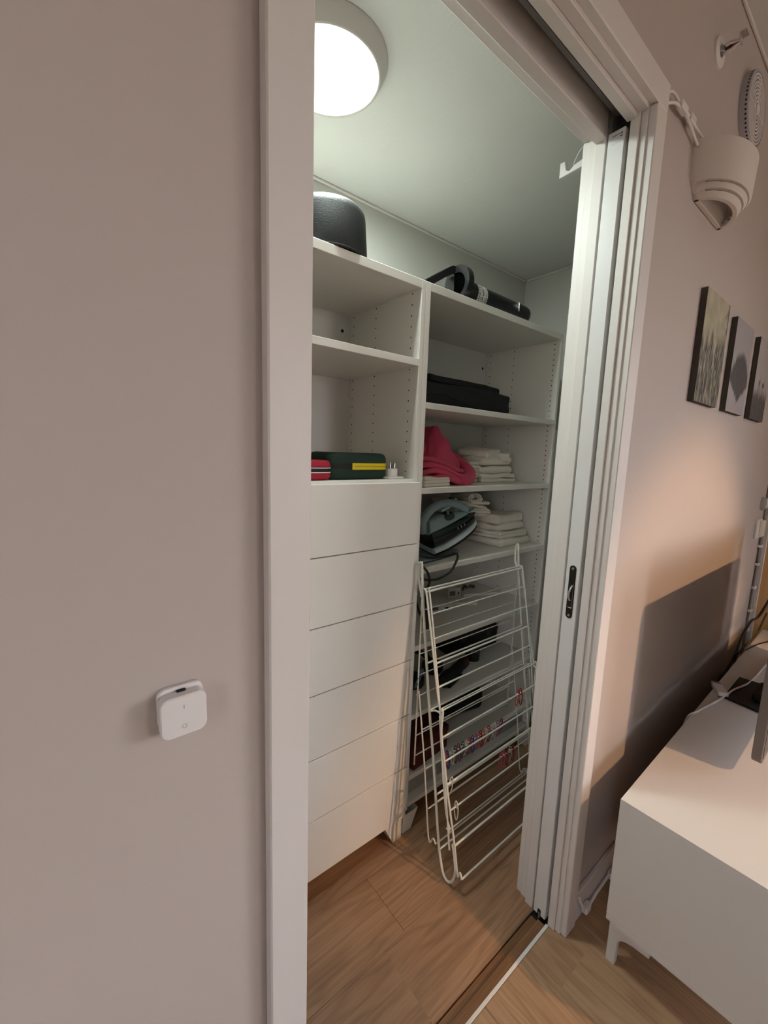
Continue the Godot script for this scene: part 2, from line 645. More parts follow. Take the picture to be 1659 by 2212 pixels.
	struct("trim", boxes([[Vector3(-2.62, 2.616, WALL), Vector3(2.06, 2.625, WALL + 0.009)]], 0.003), mats["white trim"], "white cove strip between hall wall and hall ceiling", "trim")
	struct("wall_right", boxes([[Vector3(2.06, -0.1, 0.44), Vector3(2.3, 2.75, 0.50)], [Vector3(2.09, -0.1, 0.40), Vector3(2.3, 2.75, 2.0)], [Vector3(2.09, -0.1, 3.6), Vector3(2.3, 2.75, 4.6)], [Vector3(2.09, -0.1, 2.0), Vector3(2.3, 0.75, 3.6)], [Vector3(2.09, 2.2, 2.0), Vector3(2.3, 2.75, 3.6)]]), mats["greige wall paint"], "greige end wall of the hall beyond the bench", "wall")
	struct("wall_left", boxes([[Vector3(-2.8, -0.1, 0.44), Vector3(-2.62, 2.75, 1.6)], [Vector3(-2.8, -0.1, 2.0), Vector3(-2.62, 2.75, 4.6)], [Vector3(-2.8, -0.1, 1.6), Vector3(-2.62, 0.75, 2.0)], [Vector3(-2.8, 2.2, 1.6), Vector3(-2.62, 2.75, 2.0)]]), mats["ceiling paint"], "white left end wall of the hall, out of view", "wall")
	struct("wall_back", boxes([[Vector3(-2.8, -0.1, 4.4), Vector3(0.6, 2.75, 4.6)], [Vector3(1.4, -0.1, 4.4), Vector3(2.3, 2.75, 4.6)], [Vector3(0.6, -0.1, 4.4), Vector3(1.4, 0.75, 4.6)], [Vector3(0.6, 2.2, 4.4), Vector3(1.4, 2.75, 4.6)]]), mats["ceiling paint"], "hall wall behind the viewer, out of view", "wall")
	var bb := box(Vector3(0.2115, 0.0, WALL), Vector3(2.06, 0.095, WALL + 0.014), 0.003)
	struct("baseboard_right", bb, mats["white trim"], "white skirting board along the hall wall behind the bench", "skirting board")
	struct("baseboard_left", box(Vector3(-2.62, 0.0, WALL), Vector3(-0.728, 0.095, WALL + 0.014), 0.003), mats["white trim"], "white skirting board left of the doorway", "skirting board")

func door_frame():
	var wt: Material = mats["white trim"]
	# hall casings
	var z0 := WALL
	var z1 := 0.5242
	struct("trim", box(Vector3(-0.726, 0, z0), Vector3(-0.6725, 2.1246, z1), 0.002), wt, "white flat casing board down the left side of the doorway", "door casing")
	var cr := struct("trim", box(Vector3(0.1555, 0, z0), Vector3(0.2095, 2.1246, z1), 0.002), wt, "white flat casing board down the right side of the doorway", "door casing")
	struct("trim", box(Vector3(-0.726, 2.1252, z0), Vector3(0.2095, 2.1814, z1), 0.002), wt, "white flat casing board across the top of the doorway", "door casing")
	# ragged caulk between right casing and wall
	var st := new_st()
	var pts := PackedVector2Array()
	var yy := 0.02
	while yy < 2.12:
		pts.append(Vector2(0.2105 + rng.randf() * 0.0045 + (0.003 if rng.randf() > 0.8 else 0.0), yy))
		yy += 0.02 + rng.randf() * 0.045
	pts.append(Vector2(0.209, 2.12))
	pts.append(Vector2(0.209, 0.02))
	add_prism(st, pts, WALL - 0.001, WALL + 0.004, 0.0)
	part("caulk_line", st.commit(), mats["sealant"], cr)
	# stepped jamb on the hall side: right, left, top
	struct("trim", boxes([[Vector3(0.146, 0, 0.4735), Vector3(0.168, 2.13, 0.4935)], [Vector3(0.1515, 0, 0.4935), Vector3(0.168, 2.13, 0.508)]], 0.0012), wt, "white stepped door jamb right of the sliding door edge", "door jamb")
	struct("trim", boxes([[Vector3(-0.675, 0, 0.4735), Vector3(-0.66, 2.13, 0.4935)], [Vector3(-0.675, 0, 0.4935), Vector3(-0.667, 2.13, 0.508)], [Vector3(-0.69, 0, 0.36), Vector3(-0.66, 2.13, 0.4215)], [Vector3(-0.69, 0, 0.4215), Vector3(-0.665, 2.13, 0.4735)]], 0.0012), wt, "white door jamb on the left, hidden behind the casing", "door jamb")
	struct("trim", boxes([[Vector3(-0.66, 2.108, 0.4665), Vector3(0.146, 2.24, 0.4875)], [Vector3(-0.66, 2.117, 0.4875), Vector3(0.1515, 2.2, 0.508)]], 0.0012), wt, "white stepped head jamb over the doorway on the hall side", "door jamb")
	# closet side lining, right and top
	struct("trim", boxes([[Vector3(0.163, 0, 0.357), Vector3(0.235, 2.127, 0.374)], [Vector3(0.160, 0, 0.3735), Vector3(0.172, 2.127, 0.3955)], [Vector3(0.150, 0.0, 0.395), Vector3(0.172, 2.127, 0.4205)]], 0.0015), wt, "white lining board on the closet side of the sliding door", "door jamb")
	struct("trim", boxes([[Vector3(-0.66, 2.127, 0.357), Vector3(0.235, 2.20, 0.3955)], [Vector3(-0.66, 2.10, 0.395), Vector3(0.150, 2.24, 0.4215)]], 0.0015), wt, "white head lining on the closet side of the track slot", "door jamb")
	# track
	var tr := thing("sliding_track", "grey metal sliding door track inside the dark slot over the doorway", "door track")
	part("rail", boxes([[Vector3(-0.30, 2.175, 0.4285), Vector3(0.168, 2.178, 0.4645)], [Vector3(-0.30, 2.150, 0.4285), Vector3(0.168, 2.178, 0.4305)], [Vector3(-0.30, 2.150, 0.4625), Vector3(0.168, 2.178, 0.4645)], [Vector3(-0.30, 2.150, 0.4305), Vector3(0.168, 2.152, 0.438)], [Vector3(-0.30, 2.150, 0.455), Vector3(0.168, 2.152, 0.4625)]], 0.0), mat("track grey", Color(0.52, 0.52, 0.52), 0.55, 0.2), tr)
	part("stop_bracket", boxes([[Vector3(-0.36, 2.150, 0.440), Vector3(-0.285, 2.19, 0.4425)], [Vector3(-0.36, 2.145, 0.440), Vector3(-0.285, 2.1475, 0.462)]], 0.0), mats["steel dark"], tr)
	for k in 4:
		part("bolt", lathe([Vector2(0, -0.003), Vector2(0.0055, -0.003), Vector2(0.0055, 0), Vector2(0.0025, 0), Vector2(0.0025, 0.006)], 6), mats["aluminium"], tr, Vector3(-0.35 + 0.02 * k, 2.146, 0.447 + 0.008 * (k % 2)))

func pocket_door():
	var d := thing("door_1", "white sliding pocket door pushed back into the wall, its edge showing", "door", Vector3(0.146, 0, 0), 0, "", "structure")
	part("leaf", box(Vector3(0, 0.006, 0.4266), Vector3(0.86, 2.1045, 0.4643), 0.0015), mats["white door"], d)
	# lock plate on the edge, long and round ended
	var poly := round_poly([Vector2(0.4364, 0.937), Vector2(0.4544, 0.937), Vector2(0.4544, 1.0815), Vector2(0.4364, 1.0815)], [0.0089], 8)
	var lk := part("lock_plate", prism(poly, 0.0, 0.0012, 0.0004), mats["dark bronze"], d)
	lk.transform = Transform3D(Basis(Vector3(0, 0, 1), Vector3(0, 1, 0), Vector3(-1, 0, 0)), Vector3(0.0, 0, 0))
	for y in [0.9455, 1.0730]:
		part("screw", lathe([Vector2(0.0, 0.0016), Vector2(0.0012, 0.0006), Vector2(0.0022, 0.0018), Vector2(0.0035, 0.0012), Vector2(0.0036, 0.0)], 12), mats["aluminium"], lk, Vector3(0.4454, y, 0.0012), Vector3(PI / 2, 0, 0))
	part("slot", box(Vector3(0.4411, 0.967, 0.0011), Vector3(0.4501, 1.031, 0.0014), 0.0), mats["hole"], lk)
	part("slot_rim", boxes([[Vector3(0.4501, 0.967, 0.0), Vector3(0.4514, 1.031, 0.0022)], [Vector3(0.4411, 0.9655, 0.0), Vector3(0.4514, 0.967, 0.0022)]], 0.0003), mats["aluminium"], lk)
	part("pull_latch", tube(smooth([Vector3(0.4451, 0.986, 0.002), Vector3(0.4431, 0.996, 0.006), Vector3(0.4436, 1.008, 0.0075), Vector3(0.4461, 1.020, 0.006), Vector3(0.4481, 1.028, 0.002)], 6), 0.0028, 10), mats["chrome"], lk)
	# sticker with tiny print near the top
	var sk := part("sticker", box(Vector3(-0.0004, 2.077, 0.4335), Vector3(0.0, 2.100, 0.4610), 0.0), mat("sticker paper", Color(0.82, 0.805, 0.81), 0.5), d)
	var dash := []
	for k in 14:
		var zz := 0.4362 + k * 0.00125
		dash.append([Vector3(-0.0006, 2.0925, zz), Vector3(-0.0003, 2.0938 + 0.0004 * (k % 3), zz + 0.0009)])
	for k in 4:
		var zz := 0.4545 + k * 0.0013
		dash.append([Vector3(-0.0006, 2.0920, zz), Vector3(-0.0003, 2.0950, zz + 0.0010)])
		dash.append([Vector3(-0.0006, 2.0865, zz), Vector3(-0.0003, 2.0892, zz + 0.0010)])
	part("print", boxes(dash, 0.0), mats["matt black"], sk)
	# guide pin at the foot
	part("guide_notch", prism(round_poly([Vector2(0.4405, 0.005), Vector2(0.4505, 0.005), Vector2(0.4505, 0.027), Vector2(0.4405, 0.027)], [0.0, 0.0, 0.0048, 0.0048], 5), 0.0, 0.0008), mats["hole"], d).transform = Transform3D(Basis(Vector3(0, 0, 1), Vector3(0, 1, 0), Vector3(-1, 0, 0)), Vector3(0.0, 0, 0))
	part("guide_pin", lathe([Vector2(0, 0.019), Vector2(0.002, 0.0185), Vector2(0.0028, 0.016), Vector2(0.0028, 0.0)], 12), mats["aluminium"], d, Vector3(-0.002, 0.0005, 0.4470))

func closet_lamp():
	var c := Vector3(-0.3257, 2.2998, -0.0475)
	var l := thing("ceiling_lamp", "round ceiling lamp with glowing white diffuser and grey rim", "ceiling lamp", c)
	part("rim", lathe([Vector2(0.118, -0.002), Vector2(0.1467, -0.0005), Vector2(0.1467, -0.004), Vector2(0.1440, -0.010), Vector2(0.1310, -0.0345), Vector2(0.1285, -0.036), Vector2(0.1265, -0.036), Vector2(0.1255, -0.0335)], 72), mat("lamp rim", Color(0.74, 0.72, 0.70), 0.45), l)
	var dm := mat("lamp diffuser", Color(0.9, 0.9, 0.9), 0.5)
	dm.emission_enabled = true
	dm.emission = Color(1.0, 0.99, 0.98)
	dm.emission_energy_multiplier = 1.15
	part("diffuser", lathe([Vector2(0.126, -0.0335), Vector2(0.120, -0.0362), Vector2(0.06, -0.0382), Vector2(0.0, -0.0388)], 64), dm, l)
	var a := AreaLight3D.new()
	a.name = "closet_lamp_glow"
	a.area_size = Vector2(0.21, 0.21)
	a.light_color = Color(0.945, 1.0, 0.975)
	a.light_energy = 1.5
	a.shadow_enabled = true
	a.area_range = 12.0
	a.area_attenuation = 2.0
	a.position = Vector3(c.x, 2.2598, c.z)
	a.rotation.x = -PI / 2
	add_child(a)

# ---------------------------------------------------------------- closet cabinets
func holes(x: float, nx: float, ys: Array, zs: Array) -> ArrayMesh:
	var st := new_st()
	for z in zs:
		for y in ys:
			var c := Vector3(x + nx * 0.0002, y, z)
			for k in 8:
				var a := TAU * k / 8
				var b := TAU * (k + 1) / 8
				var n := Vector3(nx, 0, 0)
				tri(st, [c, c + Vector3(0, cos(a), sin(a)) * 0.0026, c + Vector3(0, cos(b), sin(b)) * 0.0026], [n, n, n])
	return st.commit()

func range_f(a: float, b: float, s: float) -> Array:
	var out := []
	var y := a
	while y < b:
		out.append(y)
		y += s
	return out

func leg_mesh(w_top: float, w_bot: float, h: float, d: float, slant: float) -> ArrayMesh:
	# outer side vertical at x = 0, inner side slants; front at z = 0
	var rings := []
	for t in [[0.0, w_bot], [1.0, w_top]]:
		pass
	var st := new_st()
	var a := [Vector3(0, 0, 0), Vector3(slant * w_bot, 0, 0), Vector3(slant * w_bot, 0, -d * 0.65), Vector3(0, 0, -d * 0.65)]
	var b := [Vector3(0, h, 0), Vector3(slant * w_top, h, 0), Vector3(slant * w_top, h, -d), Vector3(0, h, -d)]
	for k in 4:
		var l := (k + 1) % 4
		var n: Vector3 = (b[l] - a[k]).cross(a[l] - a[k]).normalized()
		var cc: Vector3 = (a[k] + a[l]) * 0.5 - (a[0] + a[2]) * 0.5
		if n.dot(cc) < 0:
			n = -n
		quad(st, a[k], a[l], b[l], b[k], n)
	quad(st, a[0], a[1], a[2], a[3], Vector3.DOWN)
	return st.commit()

func drawer_unit():
	var m: Material = mats["white laminate"]
	var c := thing("drawer_cabinet", "tall white cabinet with six plain drawers below two open shelves", "cabinet")
	var x0 := -0.5924
	var x1 := 0.0076
	part("side_panel", box(Vector3(x1 - 0.0169, 0.0703, CB - 0.01), Vector3(x1 - 0.0003, 1.8748, FRONT), 0.001), m, c)
	part("side_panel", box(Vector3(x0, 0.0703, CB - 0.01), Vector3(x0 + 0.0169, 1.8748, FRONT), 0.001), m, c)
	part("top_panel", box(Vector3(x0 + 0.0169, 1.8508, CB), Vector3(x1 - 0.0169, 1.8748, FRONT), 0.001), m, c)
	part("shelf", box(Vector3(x0 + 0.0169, 1.6254, CB), Vector3(x1 - 0.0169, 1.646, FRONT), 0.001), m, c)
	part("shelf", box(Vector3(x0 + 0.0169, 1.258, CB), Vector3(x1 - 0.0169, 1.2775, FRONT), 0.001), m, c)
	part("bottom_panel", box(Vector3(x0 + 0.0169, 0.0703, CB), Vector3(x1 - 0.0169, 0.0873, FRONT), 0.001), m, c)
	part("back_panel", box(Vector3(x0 + 0.01, 0.075, CB - 0.008), Vector3(x1 - 0.012, 1.87, CB), 0.0), mats["back panel"], c)
	for k in 6:
		part("drawer", box(Vector3(x0 + 0.002, 0.0703 + 0.2 * k + 0.0013, FRONT + 0.0008), Vector3(x1 - 0.0045, 0.0703 + 0.2 * (k + 1) - 0.0013, 0.0), 0.0012), m, c)
	var hm := part("peg_holes", holes(x1 - 0.0169, -1.0, range_f(1.30, 1.845, 0.032), [-0.0595, -0.243, -0.378]), mats["hole"], c)
	hm.set_meta("kind", "stuff")
	part("cable_hole", prism(disc_poly(0.006, 16, Vector2(-0.045, 1.795)), CB + 0.0002, CB + 0.0006), mats["hole"], c)
	for s in [[x1, -1.0], [x0, 1.0]]:
		for z in [FRONT + 0.0165, CB + 0.09]:
			part("leg", leg_mesh(0.075, 0.04, 0.0703, 0.06, s[1]), m, c, Vector3(s[0] + s[1] * 0.02, 0, z))

func shelf_unit():
	var m: Material = mats["white laminate"]
	var c := thing("shelf_cabinet", "tall white open shelf unit with seven levels at the right", "cabinet")
	var x0 := 0.0079
	var x1 := 0.8116
	part("side_panel", box(Vector3(x0, 0.0703, CB - 0.01), Vector3(0.0290, 1.8748, FRONT), 0.001), m, c)
	part("side_panel", box(Vector3(0.7962, 0.0703, CB - 0.01), Vector3(x1, 1.8748, FRONT), 0.001), m, c)
	var xa := 0.0290
	var xb := 0.7962
	part("top_panel", box(Vector3(xa, 1.8508, CB), Vector3(xb, 1.8748, FRONT), 0.001), m, c)
	for y in [1.521, 1.248, 0.975, 0.7017, 0.4440, 0.2060]:
		part("shelf", box(Vector3(xa, y - 0.0195, CB), Vector3(xb, y, FRONT), 0.001), m, c)
	part("bottom_panel", box(Vector3(xa, 0.0803, CB), Vector3(xb, 0.0990, FRONT), 0.001), m, c)
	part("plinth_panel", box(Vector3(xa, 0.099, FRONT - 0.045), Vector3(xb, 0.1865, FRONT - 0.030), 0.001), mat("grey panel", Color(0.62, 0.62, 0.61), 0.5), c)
	part("back_panel", box(Vector3(0.02, 0.075, CB - 0.008), Vector3(0.804, 1.87, CB), 0.0), mats["back panel"], c)
	var hm := part("peg_holes", holes(0.7962, -1.0, range_f(0.24, 1.845, 0.0213), [-0.0465]), mats["hole"], c)
	hm.set_meta("kind", "stuff")
	hm = part("peg_holes", holes(0.7962, -1.0, range_f(0.24, 1.845, 0.0320), [-0.246, -0.378]), mats["hole"], c)
	hm.set_meta("kind", "stuff")
	part("cable_hole", prism(disc_poly(0.006, 16, Vector2(0.765, 1.78)), CB + 0.0002, CB + 0.0006), mats["hole"], c)
	for s in [[0.0076, 1.0], [x1, -1.0]]:
		for z in [FRONT + 0.012, CB + 0.09]:
			part("leg", leg_mesh(0.072, 0.040, 0.0703, 0.06, s[1]), m, c, Vector3(s[0] - (0.010 if s[1] > 0 else 0.0), 0, z))

func things_on_top():
	# black crackled bucket upside down
	var bm := mat("crackled black", Color(0.045, 0.046, 0.054), 0.58)
	var nt := NoiseTexture2D.new()
	var fn := FastNoiseLite.new()
	fn.noise_type = FastNoiseLite.TYPE_CELLULAR
	fn.cellular_return_type = FastNoiseLite.RETURN_DISTANCE2_SUB
	fn.frequency = 0.05
	nt.noise = fn
	nt.width = 256
	nt.height = 256
	nt.seamless = true
	nt.as_normal_map = true
	nt.bump_strength = 1.2
	bm.normal_enabled = true
	bm.normal_texture = nt
	bm.uv1_triplanar = true
	bm.uv1_scale = Vector3.ONE * 12.0
	var b := thing("bucket", "black crackle textured tapered bucket upside down on the drawer cabinet", "bucket", Vector3(-0.275, 1.8748, -0.125))
	part("body", lathe([Vector2(0.112, 0.0), Vector2(0.113, 0.004), Vector2(0.1055, 0.108), Vector2(0.1035, 0.120), Vector2(0.097, 0.128), Vector2(0.086, 0.1315), Vector2(0.0, 0.133)], 56), bm, b)
	part("rim", lathe([Vector2(0.113, 0.0), Vector2(0.1145, 0.002), Vector2(0.1140, 0.006), Vector2(0.1125, 0.007)], 56), bm, b)
	# cordless vacuum: tube with loop handle lying on the shelf unit
	var v := thing("handheld_vacuum", "black handheld vacuum tube with loop handle lying on the shelf unit", "vacuum", Vector3(0.205, 1.8748, -0.07), 0.02)
	var bp: Material = mats["black plastic"]
	var ax := Vector3(0, 0, -PI / 2)
	part("tube", lathe([Vector2(0.0, 0.0), Vector2(0.033, 0.0), Vector2(0.036, 0.02), Vector2(0.037, 0.10), Vector2(0.0365, 0.36), Vector2(0.034, 0.376), Vector2(0.026, 0.384), Vector2(0.0, 0.386)], 40), bp, v, Vector3(0.016, 0.038, 0), ax)
	part("paper_label", lathe([Vector2(0.0380, 0.046), Vector2(0.0380, 0.098)], 40), img_mat("label print", label_image(), 0.5), v, Vector3(0.016, 0.038, 0), ax)
	part("button", rbox(Vector3(0.005, 0.032, 0.012), 0.0024, 2), mats["chrome"], v, Vector3(0.305, 0.046, 0.0345))
	# collar: upright ring plate at the left end, open in the middle
	var ring := new_st()
	var outer := []
	var inner := []
	for k in 32:
		var a := TAU * k / 32
		outer.append(Vector2(cos(a) * 0.054, 0.057 + sin(a) * 0.0565))
		inner.append(Vector2(cos(a) * 0.036, 0.052 + sin(a) * 0.038))
	for k in 32:
		var l := (k + 1) % 32
		for s in [[-0.010, -1.0], [0.016, 1.0]]:
			var xx: float = s[0]
			var n := Vector3(s[1], 0, 0)
			quad(ring, Vector3(xx, outer[k].y, outer[k].x), Vector3(xx, outer[l].y, outer[l].x), Vector3(xx, inner[l].y, inner[l].x), Vector3(xx, inner[k].y, inner[k].x), n)
		var no := Vector3(0, outer[k].y - 0.057, outer[k].x).normalized()
		quad(ring, Vector3(-0.010, outer[k].y, outer[k].x), Vector3(-0.010, outer[l].y, outer[l].x), Vector3(0.016, outer[l].y, outer[l].x), Vector3(0.016, outer[k].y, outer[k].x), no)
		var ni := -Vector3(0, inner[k].y - 0.046, inner[k].x).normalized()
		quad(ring, Vector3(-0.010, inner[k].y, inner[k].x), Vector3(-0.010, inner[l].y, inner[l].x), Vector3(0.016, inner[l].y, inner[l].x), Vector3(0.016, inner[k].y, inner[k].x), ni)
	part("collar_back", prism(disc_poly(0.045, 28, Vector2(0.0, 0.055)), 0.0, 0.001), mat("dark opening", Color(0.01, 0.01, 0.01), 0.9, 0.0, 0.05), v).transform = Transform3D(Basis(Vector3(0, 0, 1), Vector3(0, 1, 0), Vector3(-1, 0, 0)), Vector3(-0.002, 0, 0))
	part("collar", ring.commit(), mat("glossy black", Color(0.04, 0.04, 0.048), 0.32), v)
	var o_p := round_poly([Vector2(0.022, 0.112), Vector2(-0.022, 0.112), Vector2(-0.152, 0.030), Vector2(-0.152, 0.0005), Vector2(0.022, 0.0005)], [0.02, 0.03, 0.018, 0.006, 0.006], 6)
	var i_p := round_poly([Vector2(-0.014, 0.086), Vector2(-0.024, 0.086), Vector2(-0.112, 0.029), Vector2(-0.112, 0.019), Vector2(-0.014, 0.019)], [0.008, 0.012, 0.003, 0.003, 0.004], 6)
	var hs := new_st()
	add_band(hs, o_p, i_p, -0.040, -0.008)
	part("loop_handle", hs.commit(), mats["glossy black"], v)

func label_image() -> Image:
	var im := Image.create(256, 64, false, Image.FORMAT_RGB8)
	im.fill(Color(0.87, 0.86, 0.84))
	var r := RandomNumberGenerator.new()
	r.seed = 3
	for row in 7:
		var x := 6
		while x < 246:
			var w := 3 + r.randi() % 9
			im.fill_rect(Rect2i(x, 6 + row * 8, w, 3 if row % 3 else 5), Color(0.25, 0.25, 0.26))
			x += w + 2 + r.randi() % 3
			if r.randf() < 0.12:
				x += 14
	return im

func pebble(w: float, d: float, prof: Array, h: float) -> ArrayMesh:
	var rings := []
	for p in prof:
		var ring := []
		for k in 56:
			var a := TAU * k / 56.0
			var cx := signf(cos(a)) * pow(absf(cos(a)), 0.42)
			var cz := signf(sin(a)) * pow(absf(sin(a)), 0.42)
			ring.append(Vector3(cx * (w * 0.5 - (1.0 - p[1]) * d * 0.5), p[0] * h, cz * d * 0.5 * p[1]))
		rings.append(ring)
	return loft(rings)

func zip_case(n: String, label: String, size: Vector3, at: Vector3, turn: float, body: Material, band: Material, mid: Material) -> Node3D:
	var c := thing(n, label, "case", at, turn)
	var hh := size.y * 0.40
	part("lid", pebble(size.x, size.z, [[0.0, 1.0], [0.30, 1.0], [0.62, 0.975], [0.84, 0.925], [0.96, 0.84], [1.0, 0.70]], hh), body, c, Vector3(0, size.y - hh, 0))
	part("base", pebble(size.x, size.z, [[0.0, 0.80], [0.05, 0.88], [0.20, 0.945], [0.45, 0.985], [0.75, 1.0], [1.0, 1.0]], hh), body, c)
	part("zip_band", pebble(size.x * 0.985, size.z * 0.985, [[0.0, 1.0], [1.0, 1.0]], size.y * 0.21), mid, c, Vector3(0, size.y * 0.395, 0))
	if band != null:
		part("zip_edge", pebble(size.x * 1.012, size.z * 1.012, [[0.0, 0.99], [0.5, 1.0], [1.0, 0.99]], size.y * 0.04), band, c, Vector3(0, size.y * 0.37, 0))
		part("zip_edge", pebble(size.x * 1.012, size.z * 1.012, [[0.0, 0.99], [0.5, 1.0], [1.0, 0.99]], size.y * 0.04), band, c, Vector3(0, size.y * 0.585, 0))
	return c

func things_in_drawer_unit():
	var sy := 1.2775
	var green := mat("green fabric", Color(0.04, 0.17, 0.115), 0.75)
	var yel := mat("yellow zip", Color(0.90, 0.79, 0.06), 0.55)
	var g: Node3D = zip_case("zip_case", "dark green zipped case with a bright yellow zip band", Vector3(0.235, 0.078, 0.13), Vector3(-0.205, sy, -0.102), 0.08, green, null, mats["matt black"])
	var yb := []
	for k in 15:
		var x := -0.036 + 0.152 * k / 14.0
		var rr: float = absf(x) / 0.1165
		yb.append(Vector3(x, 0.0385, 0.0645 * pow(maxf(1.0 - pow(rr, 4.76), 0.0), 0.21) * 0.985))
	yb.append(Vector3(0.1168, 0.0385, 0.025))
	yb.append(Vector3(0.1168, 0.0385, 0.0))
	var ys := new_st()
	for k in yb.size() - 1:
		var a: Vector3 = yb[k]
		var b: Vector3 = yb[k + 1]
		var nn := Vector3(b.z - a.z, 0, a.x - b.x).normalized()
		if nn.dot(a + b) < 0:
			nn = -nn
		var up := Vector3(0, 0.0095, 0)
		quad(ys, a - up + nn * 0.0022, b - up + nn * 0.0022, b + up + nn * 0.0022, a + up + nn * 0.0022, nn)
		quad(ys, a + up, b + up, b + up + nn * 0.0022, a + up + nn * 0.0022, Vector3.UP)
		quad(ys, a - up, b - up, b - up + nn * 0.0022, a - up + nn * 0.0022, Vector3.DOWN)
	part("yellow_band", ys.commit(), yel, g)
	var zt := []
	for p in yb:
		zt.append(p * Vector3(1.02, 1, 1.035))
	part("zip_teeth", tube(zt.slice(1, 15), 0.0009, 5), mat("zip brown", Color(0.66, 0.54, 0.06), 0.5), g)

	var red := mat("crimson fabric", Color(0.62, 0.03, 0.16), 0.7)
	zip_case("zip_case", "crimson and black zipped case with white piping beside the casing", Vector3(0.20, 0.056, 0.12), Vector3(-0.400, sy, -0.083), 0.0, red, mats["plastic white"], mats["matt black"])
	# plug adapter lying with its pins up
	var a := thing("plug_adapter", "white two-pin plug adapter lying pins up beside the green case", "plug adapter", Vector3(-0.071, sy, -0.052), 0.1)
	part("flange", rbox(Vector3(0.066, 0.008, 0.04), 0.0038, 3), mats["plastic white"], a, Vector3(0, 0.004, 0))
	part("body", prism(round_poly([Vector2(-0.016, -0.012), Vector2(0.016, -0.012), Vector2(0.016, 0.012), Vector2(-0.016, 0.012)], [0.008], 5), 0.0, 0.024, 0.001), mats["plastic white"], a, Vector3(-0.001, 0.008, 0), Vector3(-PI / 2, 0, 0))
	for s in [-1, 1]:
		part("side_clip", box(Vector3(-0.002, 0.0, -0.004), Vector3(0.002, 0.022, 0.004), 0.0008), mats["plastic white"], a, Vector3(-0.001 + s * 0.018, 0.008, 0))
		part("pin", lathe([Vector2(0.0024, 0), Vector2(0.0024, 0.016), Vector2(0.0018, 0.019), Vector2(0, 0.0195)], 12), mats["chrome"], a, Vector3(-0.001 + s * 0.0095, 0.032, 0))

# ---------------------------------------------------------------- cloth
func folded(size: Vector3, layers: int, sd: int, amount := 0.006) -> ArrayMesh:
	# a folded towel: rounded slabs stacked, folded edge at front (+z), all one mesh, gently uneven
	var st := new_st()
	var fn := FastNoiseLite.new()
	fn.seed = sd
	fn.frequency = 7.0
	fn.fractal_octaves = 2
	var r := RandomNumberGenerator.new()
	r.seed = sd
	var th := size.y / layers
	for k in layers:
		var dx := r.randf_range(-0.5, 0.5) * amount
		var dz := r.randf_range(-0.8, 0.3) * amount
		var sx := size.x * r.randf_range(0.95, 1.0)
		var off := Vector3(dx, (k + 0.5) * th, dz)
		var w := func(p: Vector3) -> Vector3:
			var q := p + off
			var d := fn.get_noise_3d(q.x, q.y * 0.6 + k * 0.21, q.z)
			var e := fn.get_noise_3d(q.z + 9.0, q.x, q.y * 2.0)
			var lift: float = clampf(q.y / size.y, 0.0, 1.0)
			return q + Vector3(e * amount, d * amount * 1.2 * lift, d * amount * 0.9)
		var m := rbox(Vector3(sx, th * 1.06, size.z), th * 0.5, 4, w, 7)
		st.append_from(m, 0, Transform3D.IDENTITY)
	return st.commit()

